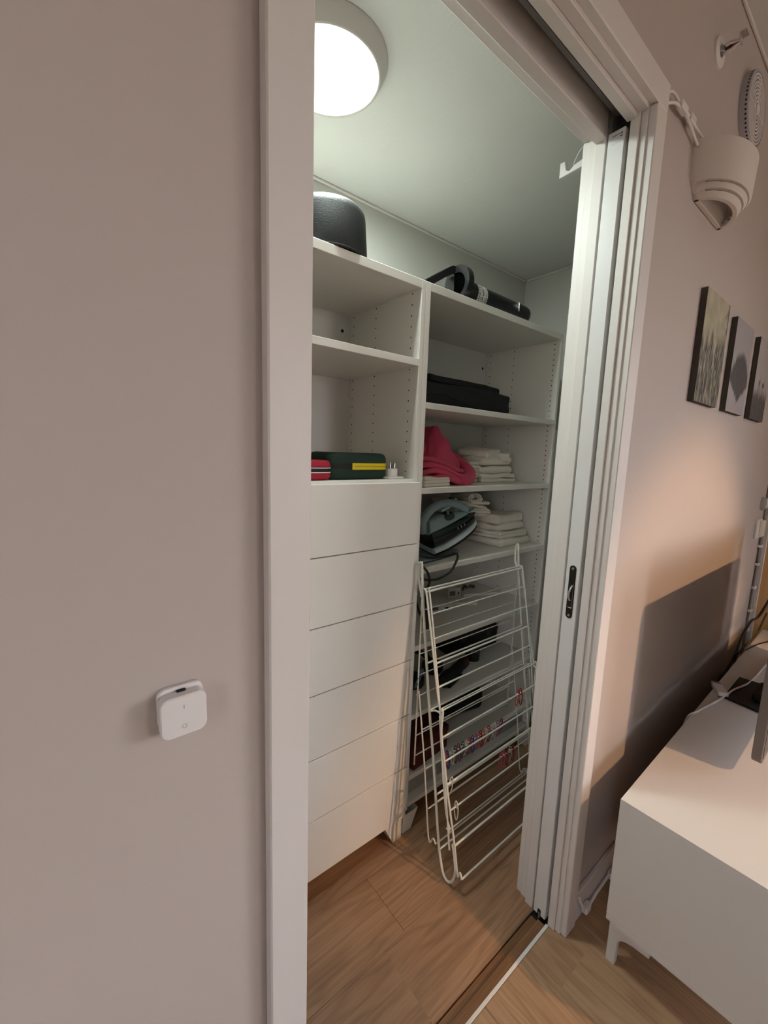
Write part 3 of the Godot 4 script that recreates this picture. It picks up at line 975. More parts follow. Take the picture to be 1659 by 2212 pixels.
func things_in_shelf_unit():
	var linen := mat("off-white linen", Color(0.92, 0.89, 0.84), 0.9)
	bumpy(linen, 0.12, 1.6, 256, 9.0, 2)
	linen.uv1_world_triplanar = false
	# shelf at 1.521: soft black bag
	var cloth := mat("black nylon", Color(0.022, 0.021, 0.024), 0.75)
	var b := thing("soft_bag", "soft black fabric bag lying flat on the upper shelf", "bag", Vector3(0.305, 1.521, -0.195), 0.0)
	var fn := FastNoiseLite.new()
	fn.seed = 5
	fn.frequency = 9.0
	var sag := func(p: Vector3) -> Vector3: return p + Vector3(0, (0.010 * fn.get_noise_2d(p.x, p.z) - 0.004 * clampf(p.x / 0.25, 0.0, 1.0)) * clampf((p.y + 0.05) / 0.1, 0.0, 1.0), 0.006 * fn.get_noise_2d(p.x * 1.3, p.y * 3.0))
	part("body", rbox(Vector3(0.54, 0.090, 0.21), 0.014, 4, sag, 8), cloth, b, Vector3(0, 0.044, 0))
	part("flap", rbox(Vector3(0.40, 0.030, 0.19), 0.012, 3, sag, 8), cloth, b, Vector3(0.02, 0.098, -0.006), Vector3(0, 0, -0.02))
	part("piping", tube(smooth([Vector3(-0.25, 0.035, 0.104), Vector3(-0.14, 0.047, 0.108), Vector3(-0.03, 0.030, 0.109), Vector3(0.10, 0.012, 0.108), Vector3(0.24, 0.010, 0.103)], 5), 0.0016, 6), mat("dark grey piping", Color(0.10, 0.095, 0.095), 0.6), b)
	# shelf at 1.248: crumpled pink blanket
	pink_blanket(Vector3(0.225, 1.248, -0.20))
	single("folded_cloth", folded(Vector3(0.15, 0.034, 0.12), 3, 31, 0.005), linen, "small white folded cloth under the front of the pink blanket", "cloth", Vector3(0.125, 1.248, -0.105), Vector3(0, 0.12, 0), "white folded linen")
	# pile right of the blanket
	var ys := 1.248
	var hs := [0.036, 0.033, 0.036]
	var lab := ["white folded towel at the bottom of the pile beside the pink blanket", "white folded towel in the middle of the pile beside the pink blanket", "white rolled towel on the pile beside the pink blanket"]
	for k in 3:
		single("towel", folded(Vector3(0.235 - 0.012 * k, hs[k], 0.20 - 0.02 * k), [2, 1, 1][k], 41 + k, 0.010), linen, lab[k], "towel", Vector3(0.613 - 0.004 * k, ys, -0.235), Vector3(0, -0.06 + 0.05 * k, 0), "white folded linen")
		ys += hs[k] * 1.04
	cloth_roll("cloth_roll", "rolled off-white cloth lying at the front of the upper towel pile", Vector3(0.650, 1.248 + 0.088, -0.190), 0.35, 0.12, 0.022, 3, linen)
	single("towel", folded(Vector3(0.14, 0.030, 0.15), 1, 52, 0.010), linen, "off-white cloth folded crookedly on top of the upper pile", "towel", Vector3(0.580, 1.248 + 0.112, -0.235), Vector3(0.10, 0.25, 0.16), "white folded linen")
	single("towel", folded(Vector3(0.10, 0.085, 0.22), 6, 55, 0.009), linen, "stack edge of thin pale cloths between pink blanket and white pile", "towel", Vector3(0.455, 1.248, -0.275), Vector3(0, 0.15, 0), "white folded linen")
	# shelf at 0.975: steam iron, towels
	steam_iron(Vector3(0.205, 0.975, -0.135))
	ys = 0.975
	hs = [0.034, 0.028, 0.028, 0.036]
	lab = ["white folded towel at the bottom of the pile right of the iron", "second white towel from the bottom right of the iron", "third white towel from the bottom right of the iron", "plump white folded towel on top of the pile right of the iron"]
	for k in 4:
		single("towel", folded(Vector3(0.226 - 0.005 * k, hs[k], 0.225 - 0.010 * k), [1, 2, 1, 1][k], 61 + k, 0.009), linen, lab[k], "towel", Vector3(0.666 - 0.004 * k, ys, -0.182 - 0.006 * k), Vector3(0, -0.02 + 0.03 * k, 0), "white folded linen")
		ys += hs[k] * 1.04
	single("cloth_bundle", folded(Vector3(0.21, 0.060, 0.15), 5, 71, 0.010), linen, "bundle of many thin off-white cloths lying behind the iron's nose", "cloth", Vector3(0.475, 1.108, -0.235), Vector3(0.0, -0.15, -0.10), "white folded linen")
	cloth_roll("cloth_roll", "loosely rolled off-white cloth crowning the bundle behind the iron", Vector3(0.480, 1.160, -0.215), -0.3, 0.15, 0.026, 3, linen)
	# under the bundle, a support pile
	single("towel", folded(Vector3(0.18, 0.125, 0.12), 4, 75, 0.006), linen, "pile of pale cloths hidden behind the iron under the bundle", "towel", Vector3(0.445, 0.975, -0.300), Vector3(0, 0.0, 0), "white folded linen")
	# shelf at 0.7017: white cartons and strips
	var sy := 0.7017
	carton("small white carton with printed panel lying behind the rack on the middle shelf", Vector3(0.33, sy, -0.235), Vector3(0.15, 0.034, 0.085), -0.35)
	carton("upright white carton in front of the wall of the middle shelf", Vector3(0.515, sy, -0.29), Vector3(0.065, 0.052, 0.045), -0.35)
	var wl: Material = mats["white laminate"]
	single("plastic_strip", rbox(Vector3(0.15, 0.012, 0.018), 0.002, 2), wl, "short white plastic strip left of the shelf strip, beside the carton", "strip", Vector3(0.475, sy + 0.006, -0.205), Vector3(0, -0.55, 0))
	single("plastic_strip", rbox(Vector3(0.19, 0.012, 0.020), 0.002, 2), wl, "long white plastic strip at the right of the middle shelf", "strip", Vector3(0.655, sy + 0.006, -0.235), Vector3(0, -0.42, 0))
	var cl := thing("cable_clips", "handful of grey plastic clips lying at the back of the middle shelf", "clips", Vector3(0.655, sy, -0.345))
	for k in 4:
		part("clip", rbox(Vector3(0.030, 0.014, 0.012), 0.003, 2), mat("grey plastic", Color(0.35, 0.35, 0.35), 0.5), cl, Vector3(-0.045 + 0.032 * k, 0.0075, 0.012 * (k % 2)), Vector3(0, 0.7 * k, 0))
	# shelf at 0.444: black devices
	sy = 0.444
	headphones(Vector3(0.235, sy, -0.185))
	hand_tool(Vector3(0.345, sy, -0.105))
	var ec := thing("equipment_case", "dark blue-black equipment case at the back of the lower shelf", "case", Vector3(0.615, sy, -0.290), -0.12)
	part("shell", rbox(Vector3(0.30, 0.085, 0.16), 0.012, 3), mat("navy black", Color(0.025, 0.027, 0.042), 0.5), ec, Vector3(0, 0.0425, 0))
	part("lid", rbox(Vector3(0.302, 0.03, 0.162), 0.008, 3), mats["black plastic"], ec, Vector3(0, 0.090, 0))
	part("catch", rbox(Vector3(0.03, 0.022, 0.006), 0.002, 2), mats["steel dark"], ec, Vector3(-0.08, 0.075, 0.082))
	part("catch", rbox(Vector3(0.03, 0.022, 0.006), 0.002, 2), mats["steel dark"], ec, Vector3(0.08, 0.075, 0.082))
	var js := thing("lens_jar", "small round black jar standing before the equipment case", "jar", Vector3(0.535, sy, -0.165))
	part("body", lathe([Vector2(0.030, 0), Vector2(0.031, 0.03), Vector2(0.030, 0.042)], 28), mats["black plastic"], js)
	part("lid", lathe([Vector2(0.032, 0.042), Vector2(0.032, 0.055), Vector2(0.029, 0.058), Vector2(0, 0.058)], 28), mats["steel dark"], js)
	# shelf at 0.206: maroon box
	sy = 0.206
	var mb := thing("maroon_box", "dark maroon lidded box low at the left end of the shelf unit", "box", Vector3(0.150, sy, -0.115), 0.1)
	part("base", rbox(Vector3(0.20, 0.07, 0.16), 0.004, 2), mat("maroon card", Color(0.30, 0.035, 0.04), 0.6), mb, Vector3(0, 0.035, 0))
	part("lid", rbox(Vector3(0.206, 0.028, 0.166), 0.004, 2), mats["maroon card"], mb, Vector3(0, 0.082, 0))
	var bs := thing("black_pouch", "black soft pouch on the low shelf beside the maroon box", "pouch", Vector3(0.47, sy, -0.22), -0.2)
	part("pouch", rbox(Vector3(0.26, 0.10, 0.16), 0.03, 4), cloth, bs, Vector3(0, 0.05, 0))
	part("zip", tube([Vector3(-0.11, 0.085, 0.073), Vector3(0.11, 0.085, 0.073)], 0.002, 6), mats["steel dark"], bs)

func cloth_roll(n: String, label: String, at: Vector3, turn: float, length: float, r: float, turns: int, m: Material):
	# spiral rolled cloth, axis along z, its spiral end seen from the front
	var st := new_st()
	var prof := []
	var N := turns * 18
	for k in N + 1:
		var t := float(k) / N
		var a := t * turns * TAU
		var rr := r * (0.22 + 0.78 * t)
		prof.append(Vector2(cos(a) * rr * 1.35, sin(a) * rr * 0.85))
	var th := r * 0.11
	for k in N:
		var a: Vector2 = prof[k]
		var b: Vector2 = prof[k + 1]
		var na := a.normalized() * th
		var nb := b.normalized() * th
		var z0 := -length * 0.5
		var z1 := length * 0.5 + 0.004 * sin(k * 0.7)
		var A := func(p: Vector2, z: float) -> Vector3: return Vector3(p.x, p.y + r * 0.9, z)
		var n3 := Vector3(a.x + b.x, a.y + b.y, 0).normalized()
		quad(st, A.call(a + na, z0), A.call(b + nb, z0), A.call(b + nb, z1), A.call(a + na, z1), n3)
		quad(st, A.call(a - na, z0), A.call(b - nb, z0), A.call(b - nb, z1), A.call(a - na, z1), -n3)
		quad(st, A.call(a - na, z1), A.call(b - nb, z1), A.call(b + nb, z1), A.call(a + na, z1), Vector3(0, 0, 1))
		quad(st, A.call(a - na, z0), A.call(b - nb, z0), A.call(b + nb, z0), A.call(a + na, z0), Vector3(0, 0, -1))
	single(n, st.commit(), m, label, "cloth", at, Vector3(0, turn, 0), "white folded linen")

func pink_blanket(at: Vector3):
	var m := mat("raspberry fleece", Color(0.82, 0.30, 0.42), 0.92)
	bumpy(m, 0.15, 1.2, 256, 8.0, 2)
	m.uv1_world_triplanar = false
	m.rim_enabled = true
	m.rim = 0.4
	var b := thing("pink_blanket", "crumpled raspberry pink blanket heaped on the shelf left of the towels", "blanket", at)
	var fn := FastNoiseLite.new()
	fn.seed = 9
	fn.frequency = 6.0
	fn.fractal_octaves = 3
	var rings := []
	var R := 40
	var C := 56
	for i in R + 1:
		var t := float(i) / R
		var ring := []
		for k in C:
			var a := TAU * k / C
			# plan outline and height profile: a peak at the left, a long shoulder to the right
			var rad: float = sin(t * PI * 0.5)
			var px: float = -0.055 + (0.245 if cos(a) > 0 else 0.125) * cos(a) * rad
			var pz: float = 0.105 * sin(a) * rad
			var ridge: float = abs(fn.get_noise_2d(px * 1.1 + 3.0, pz * 1.6))
			var hgt: float = 0.150 * exp(-pow((px + 0.015) / 0.075, 2.0)) + 0.112 * exp(-pow((px - 0.075) / 0.11, 2.0))
			var y: float = hgt * pow(maxf(cos(t * PI * 0.5), 0.0), 0.55) + 0.024 * ridge * cos(t * PI * 0.5)
			var bulge: float = 1.0 + 0.10 * sin(y * 95.0 + fn.get_noise_2d(px, pz) * 4.0) * (1.0 - t) * t * 3.0
			ring.append(Vector3(px * bulge, maxf(y, 0.0), pz * bulge))
		rings.append(ring)
	part("heap", loft(rings, true, false), m, b)
	# draped folds: ribbons that curl round the front
	var folds := [
		[Vector3(-0.15, 0.085, 0.070), Vector3(-0.11, 0.094, 0.098), Vector3(-0.04, 0.082, 0.112), Vector3(0.03, 0.058, 0.110), Vector3(0.10, 0.050, 0.085)],
		[Vector3(-0.15, 0.062, 0.085), Vector3(-0.10, 0.074, 0.110), Vector3(-0.03, 0.060, 0.122), Vector3(0.04, 0.036, 0.118), Vector3(0.10, 0.030, 0.10)],
		[Vector3(-0.13, 0.040, 0.095), Vector3(-0.08, 0.054, 0.118), Vector3(-0.02, 0.040, 0.130), Vector3(0.04, 0.018, 0.125)],
		[Vector3(-0.09, 0.022, 0.108), Vector3(-0.05, 0.034, 0.124), Vector3(0.0, 0.022, 0.134), Vector3(0.05, 0.012, 0.125), Vector3(0.12, 0.013, 0.10)],
	]
	for f in folds:
		part("fold", tube(smooth(f, 6), 0.0135, 10, false, 0.75), m, b)
	var hem := [Vector3(0.045, 0.014, 0.125), Vector3(0.11, 0.020, 0.112), Vector3(0.155, 0.045, 0.075), Vector3(0.168, 0.070, 0.03), Vector3(0.13, 0.10, 0.0), Vector3(0.06, 0.118, -0.01)]
	part("rolled_hem", tube(smooth(hem, 6), 0.026, 12, false, 0.8), m, b)
	part("peak_fold", tube(smooth([Vector3(-0.10, 0.085, 0.02), Vector3(-0.06, 0.128, 0.03), Vector3(-0.02, 0.146, 0.02), Vector3(0.015, 0.138, 0.0), Vector3(0.06, 0.115, -0.02)], 6), 0.022, 12, false, 0.8), m, b)

func steam_iron(at: Vector3):
	var ir := thing("steam_iron", "grey and black steam iron tilted nose up on its pale blue rest", "iron", at)
	var blue := mat("blue grey plastic", Color(0.55, 0.64, 0.66), 0.4)
	var dark := mat("iron black", Color(0.03, 0.036, 0.038), 0.22)
	var teal := mat("dark teal plastic", Color(0.09, 0.13, 0.135), 0.25)
	var pale := mat("pale sole skirt", Color(0.80, 0.87, 0.88), 0.3)
	# rest plate lying on the shelf
	var plate := PackedVector2Array()
	for k in 33:
		var t := -1.0 + 2.0 * k / 32.0
		plate.append(Vector2(0.140 - 0.30 * pow(absf(t), 2.0) * 0.86, 0.074 * signf(t) * pow(absf(t), 0.8)))
	var pl := part("rest_plate", prism(plate, 0.0, 0.010, 0.002), blue, ir, Vector3(0, 0, 0), Vector3(-PI / 2, 0, 0))
	part("rest_plate_edge", prism(plate, 0.0, 0.004, 0.001), mats["black plastic"], ir, Vector3(0.002, 0.0, 0.002), Vector3(-PI / 2, 0, 0))
	# the iron, tilted about z
	var tilt := Transform3D(Basis(Vector3.UP, -0.097) * Basis(Vector3.BACK, 0.334) * Basis(Vector3.RIGHT, 0.129), Vector3(0.295, 1.031, -0.124) - at)
	var outline := func(t: float) -> float:   # half width along the length, t 0 heel .. 1 nose
		return 0.063 * pow(clampf(1.0 - pow(t, 2.6), 0.0, 1.0), 0.72) * (0.86 + 0.14 * clampf(t * 5.0, 0.0, 1.0))
	var lx := func(t: float) -> float: return 0.272 * (t - 0.45)
	var section := func(y0: float, y1: float, s0: float, s1: float, nose: float, crown: float) -> Array:
		var rings := []
		for i in 25:
			var t := float(i) / 24.0
			var ring := []
			for k in 24:
				var a := TAU * k / 24.0
				var cy := sin(a)
				var cx := cos(a)
				var f: float = 0.5 + 0.5 * cy
				var w: float = outline.call(t) * lerpf(s0, s1, f)
				var hy: float = lerpf(y0, y1 * (1.0 - crown * t * t), f)
				var sx := signf(cx) * pow(absf(cx), 0.45)
				ring.append(tilt * Vector3(lx.call(t) * lerpf(1.0, nose, f), hy, w * sx))
			rings.append(ring)
		return rings
	part("sole_plate", loft(section.call(0.0, 0.006, 0.99, 1.0, 1.0, 0.0)), mats["steel dark"], ir)
	part("sole_skirt", loft(section.call(0.006, 0.030, 1.04, 1.0, 0.985, 0.15)), pale, ir)
	part("lower_body", loft(section.call(0.028, 0.072, 0.97, 0.86, 0.93, 0.35)), dark, ir)
	part("upper_body", loft(section.call(0.058, 0.092, 0.88, 0.70, 0.90, 0.40)), teal, ir)
	var saddle := section.call(0.080, 0.126, 0.72, 0.36, 0.80, 0.42)
	part("cover", loft(saddle), blue, ir)
	# handle bow
	var hp := []
	for p in smooth([Vector3(0.095, 0.090, 0), Vector3(0.062, 0.122, 0), Vector3(0.018, 0.150, 0), Vector3(-0.035, 0.163, 0), Vector3(-0.085, 0.156, 0), Vector3(-0.118, 0.128, 0), Vector3(-0.122, 0.085, 0)], 6):
		hp.append(tilt * p)
	part("handle", tube(hp, 0.0165, 14, false, 1.0), blue, ir)
	part("trigger", rbox(Vector3(0.045, 0.010, 0.020), 0.003, 2), mat("pale trigger", Color(0.62, 0.70, 0.70), 0.35), ir, tilt * Vector3(-0.012, 0.140, 0.004), Vector3(0, 0, 0.30))
	var dl := part("dial", lathe([Vector2(0.026, 0.0), Vector2(0.026, 0.007), Vector2(0.023, 0.010), Vector2(0.0, 0.011)], 28), mat("smoked dial", Color(0.22, 0.26, 0.27), 0.2), ir, tilt * Vector3(-0.01, 0.108, 0.014), Vector3(0.25, 0, 0.36))
	part("knob", rbox(Vector3(0.008, 0.016, 0.01), 0.003, 2), blue, dl, Vector3(0, 0.016, 0))
	part("spray_button", rbox(Vector3(0.016, 0.008, 0.014), 0.003, 2), teal, ir, tilt * Vector3(0.030, 0.166, 0), Vector3(0, 0, -0.1))
	part("spray_button", rbox(Vector3(0.012, 0.008, 0.014), 0.003, 2), mats["grey plastic"] if mats.has("grey plastic") else blue, ir, tilt * Vector3(0.048, 0.155, 0), Vector3(0, 0, -0.2))
	for k in 3:
		part("mark", rbox(Vector3(0.004, 0.009, 0.002), 0.0008, 1), mat("pale mark", Color(0.6, 0.66, 0.66), 0.4), ir, tilt * Vector3(0.0 + 0.018 * k, 0.066, 0.0535 - 0.0014 * k), Vector3(0, 0, 0.36))
	part("chrome_line", tube([tilt * Vector3(0.055, 0.034, 0.0515), tilt * Vector3(0.100, 0.052, 0.044), tilt * Vector3(0.136, 0.068, 0.024)], 0.0012, 6), mats["chrome"], ir)
	# power cord: under the iron, over the edge and round
	var o := at
	var c1 := []
	for p in smooth([Vector3(0.035, 1.022, -0.05), Vector3(0.095, 1.003, -0.03), Vector3(0.155, 1.006, -0.018), Vector3(0.185, 1.014, -0.006), Vector3(0.197, 1.006, 0.004), Vector3(0.188, 0.985, 0.006), Vector3(0.165, 0.954, 0.004), Vector3(0.117, 0.935, 0.0), Vector3(0.069, 0.935, -0.004), Vector3(0.034, 0.939, -0.022), Vector3(0.034, 0.90, -0.06), Vector3(0.056, 0.847, -0.05), Vector3(0.072, 0.81, -0.05), Vector3(0.090, 0.765, -0.04)], 6):
		c1.append(p - o)
	part("power_cord", tube(c1, 0.0042, 8), mats["black cable"], ir)
	var c2 := []
	for p in smooth([Vector3(0.050, 0.982, -0.06), Vector3(0.042, 0.987, -0.02), Vector3(0.046, 0.975, 0.002), Vector3(0.056, 0.957, 0.004), Vector3(0.066, 0.934, 0.002), Vector3(0.060, 0.914, 0.0), Vector3(0.053, 0.89, 0.0), Vector3(0.054, 0.86, 0.0), Vector3(0.060, 0.82, 0.0)], 6):
		c2.append(p - o)
	part("power_cord", tube(c2, 0.0042, 8), mats["black cable"], ir)
	var pg := []
	for p in [Vector3(0.060, 0.822, 0.0), Vector3(0.0605, 0.80, 0.0), Vector3(0.063, 0.775, 0.0), Vector3(0.064, 0.765, 0.0)]:
		pg.append(p - o)
	part("plug", tube(pg, 0.0085, 12), mats["black plastic"], ir)

func carton(label: String, at: Vector3, size: Vector3, turn: float):
	var c := thing("carton", label, "carton", at, turn)
	part("box", rbox(size, 0.002, 1), mats["plastic white"], c, Vector3(0, size.y * 0.5, 0))
	part("printed_panel", boxes([[Vector3(-size.x * 0.40, size.y * 0.30, size.z * 0.5), Vector3(size.x * 0.05, size.y * 0.72, size.z * 0.5 + 0.0004)]], 0.0), mat("grey print", Color(0.42, 0.41, 0.41), 0.6), c)
	part("printed_mark", boxes([[Vector3(size.x * 0.26, size.y * 0.4, size.z * 0.5), Vector3(size.x * 0.36, size.y * 0.6, size.z * 0.5 + 0.0004)]], 0.0), mats["matt black"], c)

func headphones(at: Vector3):
	var h := thing("headset", "bulky black headset lying at the left of the lower shelf", "headset", at, 0.3)
	part("ear_cup", lathe([Vector2(0, 0), Vector2(0.04, 0), Vector2(0.047, 0.012), Vector2(0.045, 0.032), Vector2(0.03, 0.042), Vector2(0, 0.043)], 28), mats["black plastic"], h, Vector3(-0.07, 0.0, 0.0))
	part("ear_cup", lathe([Vector2(0, 0), Vector2(0.04, 0), Vector2(0.047, 0.012), Vector2(0.045, 0.032), Vector2(0.03, 0.042), Vector2(0, 0.043)], 28), mats["black plastic"], h, Vector3(0.075, 0.0, 0.01))
	part("headband", tube(smooth([Vector3(-0.085, 0.03, -0.01), Vector3(-0.08, 0.062, -0.06), Vector3(0.0, 0.085, -0.10), Vector3(0.08, 0.062, -0.06), Vector3(0.09, 0.03, 0.0)], 6), 0.014, 10, false, 0.6), mats["matt black"], h)

func hand_tool(at: Vector3):
	var h := thing("hand_tool", "long black hand tool with a dark red tip on the lower shelf", "tool", at, 0.28)
	part("grip", loft(tool_rings([[-0.11, 0.016], [-0.105, 0.024], [-0.06, 0.028], [-0.02, 0.022], [0.03, 0.024], [0.06, 0.020]])), mats["matt black"], h, Vector3(0, 0.028, 0))
	part("tip", loft(tool_rings([[0.06, 0.020], [0.07, 0.023], [0.10, 0.022], [0.115, 0.016], [0.118, 0.004]])), mat("dark red rubber", Color(0.20, 0.02, 0.045), 0.5), h, Vector3(0, 0.028, 0))
	part("stand", rbox(Vector3(0.12, 0.012, 0.055), 0.004, 2), mats["matt black"], h, Vector3(-0.03, 0.006, 0))

func tool_rings(prof: Array) -> Array:
	var rings := []
	for p in prof:
		var ring := []
		for k in 16:
			var a := TAU * k / 16
			ring.append(Vector3(p[0], sin(a) * p[1], cos(a) * p[1]))
		rings.append(ring)
	return rings

# ---------------------------------------------------------------- drying rack
func drying_rack():
	var m: Material = mats["white wire"]
	var k := thing("drying_rack", "folded white wire drying rack hooked over the shelf edge and leaning", "drying rack", Vector3.ZERO)
	var X := 0.53
	# profiles (z, y) of the side rails, drawn at both ends
	var rails := [
		["leg_rail", 0.0, 0.0042, [Vector2(0.034, 0.900), Vector2(0.031, 0.914), Vector2(0.019, 0.945), Vector2(0.017, 0.975), Vector2(0.0185, 1.005), Vector2(0.0235, 1.013), Vector2(0.0285, 1.003), Vector2(0.037, 0.914), Vector2(0.0586, 0.767), Vector2(0.0954, 0.527), Vector2(0.1244, 0.367), Vector2(0.165, 0.1125), Vector2(0.180, 0.05), Vector2(0.190, 0.020), Vector2(0.203, 0.0068), Vector2(0.216, 0.0068), Vector2(0.230, 0.022), Vector2(0.240, 0.060), Vector2(0.236, 0.100), Vector2(0.224, 0.150)]],
		["wing_rail", 0.0015, 0.0033, [Vector2(0.040, 0.930), Vector2(0.049, 0.927), Vector2(0.056, 0.905), Vector2(0.0685, 0.851), Vector2(0.0865, 0.775), Vector2(0.120, 0.626), Vector2(0.139, 0.557), Vector2(0.140, 0.545)]],
		["wing_rail", 0.0015, 0.0033, [Vector2(0.137, 0.548), Vector2(0.145, 0.566), Vector2(0.151, 0.558), Vector2(0.149, 0.520), Vector2(0.1516, 0.472), Vector2(0.169, 0.400), Vector2(0.1837, 0.3285), Vector2(0.2036, 0.2527), Vector2(0.230, 0.149), Vector2(0.247, 0.066), Vector2(0.252, 0.062), Vector2(0.258, 0.078), Vector2(0.266, 0.062)]],
		["back_rail", 0.001, 0.0026, [Vector2(0.036, 0.925), Vector2(0.035, 0.855), Vector2(0.035, 0.340), Vector2(0.035, 0.335)]],
		["back_rail", 0.002, 0.0026, [Vector2(0.030, 0.556), Vector2(0.036, 0.566), Vector2(0.043, 0.555), Vector2(0.0846, 0.316), Vector2(0.1132, 0.111), Vector2(0.122, 0.078), Vector2(0.128, 0.076), Vector2(0.140, 0.100), Vector2(0.151, 0.088)]],
		["strut", 0.008, 0.0030, [Vector2(0.056, 0.936), Vector2(0.072, 0.868), Vector2(0.105, 0.700), Vector2(0.150, 0.450), Vector2(0.205, 0.110)]],
		["strut", 0.012, 0.0024, [Vector2(0.128, 0.530), Vector2(0.150, 0.380), Vector2(0.172, 0.250), Vector2(0.184, 0.205), Vector2(0.198, 0.180), Vector2(0.196, 0.164), Vector2(0.184, 0.170)]],
	]
	for r in rails:
		for s in [0, 1]:
			var x: float = r[1] if s == 0 else X - r[1]
			var pts := []
			for p in r[3]:
				pts.append(Vector3(x, p.y, p.x))
			part(r[0], tube(smooth(pts, 4), r[2], 8), m, k)
	# rungs: (z, y, inset, radius)
	var rungs := [
		[0.036, 0.925, 0.0, 0.0036], [0.053, 0.923, 0.003, 0.0036],
		[0.0685, 0.851, 0.006, 0.0024], [0.0865, 0.775, 0.006, 0.0024], [0.1035, 0.699, 0.006, 0.0034], [0.120, 0.626, 0.006, 0.0027], [0.139, 0.555, 0.006, 0.0024],
		[0.0735, 0.690, 0.0, 0.0030], [0.1405, 0.262, 0.0, 0.0028], [0.1455, 0.240, 0.0, 0.0024], [0.1715, 0.088, 0.0, 0.0030], [0.094, 0.536, 0.0, 0.0026],
		[0.1516, 0.472, 0.006, 0.0030], [0.169, 0.400, 0.006, 0.0028], [0.1837, 0.3285, 0.006, 0.0036], [0.2036, 0.2527, 0.006, 0.0026], [0.230, 0.149, 0.006, 0.0036], [0.266, 0.062, 0.006, 0.0030],
		[0.035, 0.855, 0.004, 0.0018], [0.035, 0.780, 0.004, 0.0018], [0.035, 0.705, 0.004, 0.0018], [0.035, 0.630, 0.004, 0.0018], [0.035, 0.555, 0.004, 0.0020], [0.035, 0.410, 0.004, 0.0020], [0.035, 0.335, 0.004, 0.0022],
		[0.0620, 0.447, 0.010, 0.0020], [0.0846, 0.316, 0.010, 0.0020], [0.1040, 0.180, 0.010, 0.0022], [0.151, 0.088, 0.010, 0.0028],
		[0.131, 0.555, 0.018, 0.0022], [0.196, 0.172, 0.018, 0.0022],
	]
	var shared := {}
	for r in rungs:
		var key := "%f_%f" % [r[2], r[3]]
		if not shared.has(key):
			shared[key] = tube([Vector3(r[2] - 0.002, 0, 0), Vector3(X * 0.5, 0, 0), Vector3(X - r[2] + 0.002, 0, 0)], r[3], 8)
		part("rung", shared[key], m, k, Vector3(0, r[1], r[0]))
	# stays that tie the leg rail to the front wing half way
	for s in [0.003, X - 0.003]:
		part("stay", tube(smooth([Vector3(s, 0.531, 0.094), Vector3(s, 0.545, 0.115), Vector3(s, 0.549, 0.135), Vector3(s, 0.543, 0.152)], 4), 0.003, 8), m, k)
	# plastic hook sleeves over the shelf edge
	part("hook_sleeve", tube(smooth([Vector3(0.016, 0.960, 0.012), Vector3(0.016, 0.995, 0.004), Vector3(0.014, 1.003, -0.006)], 4), 0.0065, 10), m, k)
	# clothes pegs
	var cols := {
		"pink": Color(0.78, 0.36, 0.42), "blue": Color(0.13, 0.18, 0.50), "white": Color(0.80, 0.78, 0.72), "teal": Color(0.05, 0.28, 0.36), "red": Color(0.60, 0.08, 0.09), "orange": Color(0.72, 0.25, 0.12), "lilac": Color(0.62, 0.45, 0.55), "navy": Color(0.06, 0.07, 0.2)}
	var seq := ["pink", "blue", "white", "teal", "red", "teal", "white", "red", "blue", "lilac", "pink", "red", "orange", "white", "red", "white", "white", "lilac", "red"]
	var xs := [0.100, 0.112, 0.138, 0.154, 0.172, 0.192, 0.212, 0.228, 0.246, 0.266, 0.279, 0.294, 0.308, 0.326, 0.342, 0.362, 0.380, 0.398, 0.420]
	var ord := ["first", "second", "third", "fourth", "fifth", "sixth", "seventh", "eighth", "ninth", "tenth", "eleventh", "twelfth", "thirteenth", "fourteenth", "fifteenth", "sixteenth", "seventeenth", "eighteenth", "nineteenth"]
	for i in seq.size():
		peg(seq[i], cols[seq[i]], Vector3(xs[i], 0.316, 0.0846), rng.randf_range(-0.25, 0.25), "%s wire clothes peg, %s from the left in the long row on the rack" % [seq[i], ord[i]])
	var low := [["pink", 0.345], ["pink", 0.362], ["red", 0.378], ["white", 0.402], ["red", 0.418]]
	for i in low.size():
		peg(low[i][0], cols[low[i][0]], Vector3(low[i][1], 0.240, 0.1455), rng.randf_range(-0.2, 0.2), "%s wire clothes peg, %s of five on the rung below the long row" % [low[i][0], ord[i]])
	peg("orange", cols["orange"], Vector3(0.415, 0.472, 0.1516), 0.15, "orange clothes peg, left one of the pair at mid height on the rack")
	peg("red", cols["red"], Vector3(0.432, 0.472, 0.1516), -0.1, "red clothes peg, right one of the pair at mid height on the rack")
	peg("white", cols["white"], Vector3(0.022, 0.3285, 0.1837), 0.2, "white clothes peg hanging alone by the rack's front rail, upper of two")
	peg("white", cols["white"], Vector3(0.030, 0.2527, 0.2036), -0.1, "white clothes peg hanging alone by the rack's front rail, lower of two")
	peg("teal", Color(0.38, 0.56, 0.52), Vector3(0.012, 0.630, 0.035), 0.9, "pale teal clothes peg clipped to the rack's rear rail at the left")

func loop_pts(h: float, w: float, y0: float) -> Array:
	var out := []
	for k in 20:
		var a := TAU * k / 20
		var t := 0.5 - 0.5 * cos(a)
		out.append(Vector3(0, y0 + h * t, w * sin(a) * (0.55 + 0.45 * (1.0 - t))))
	return out

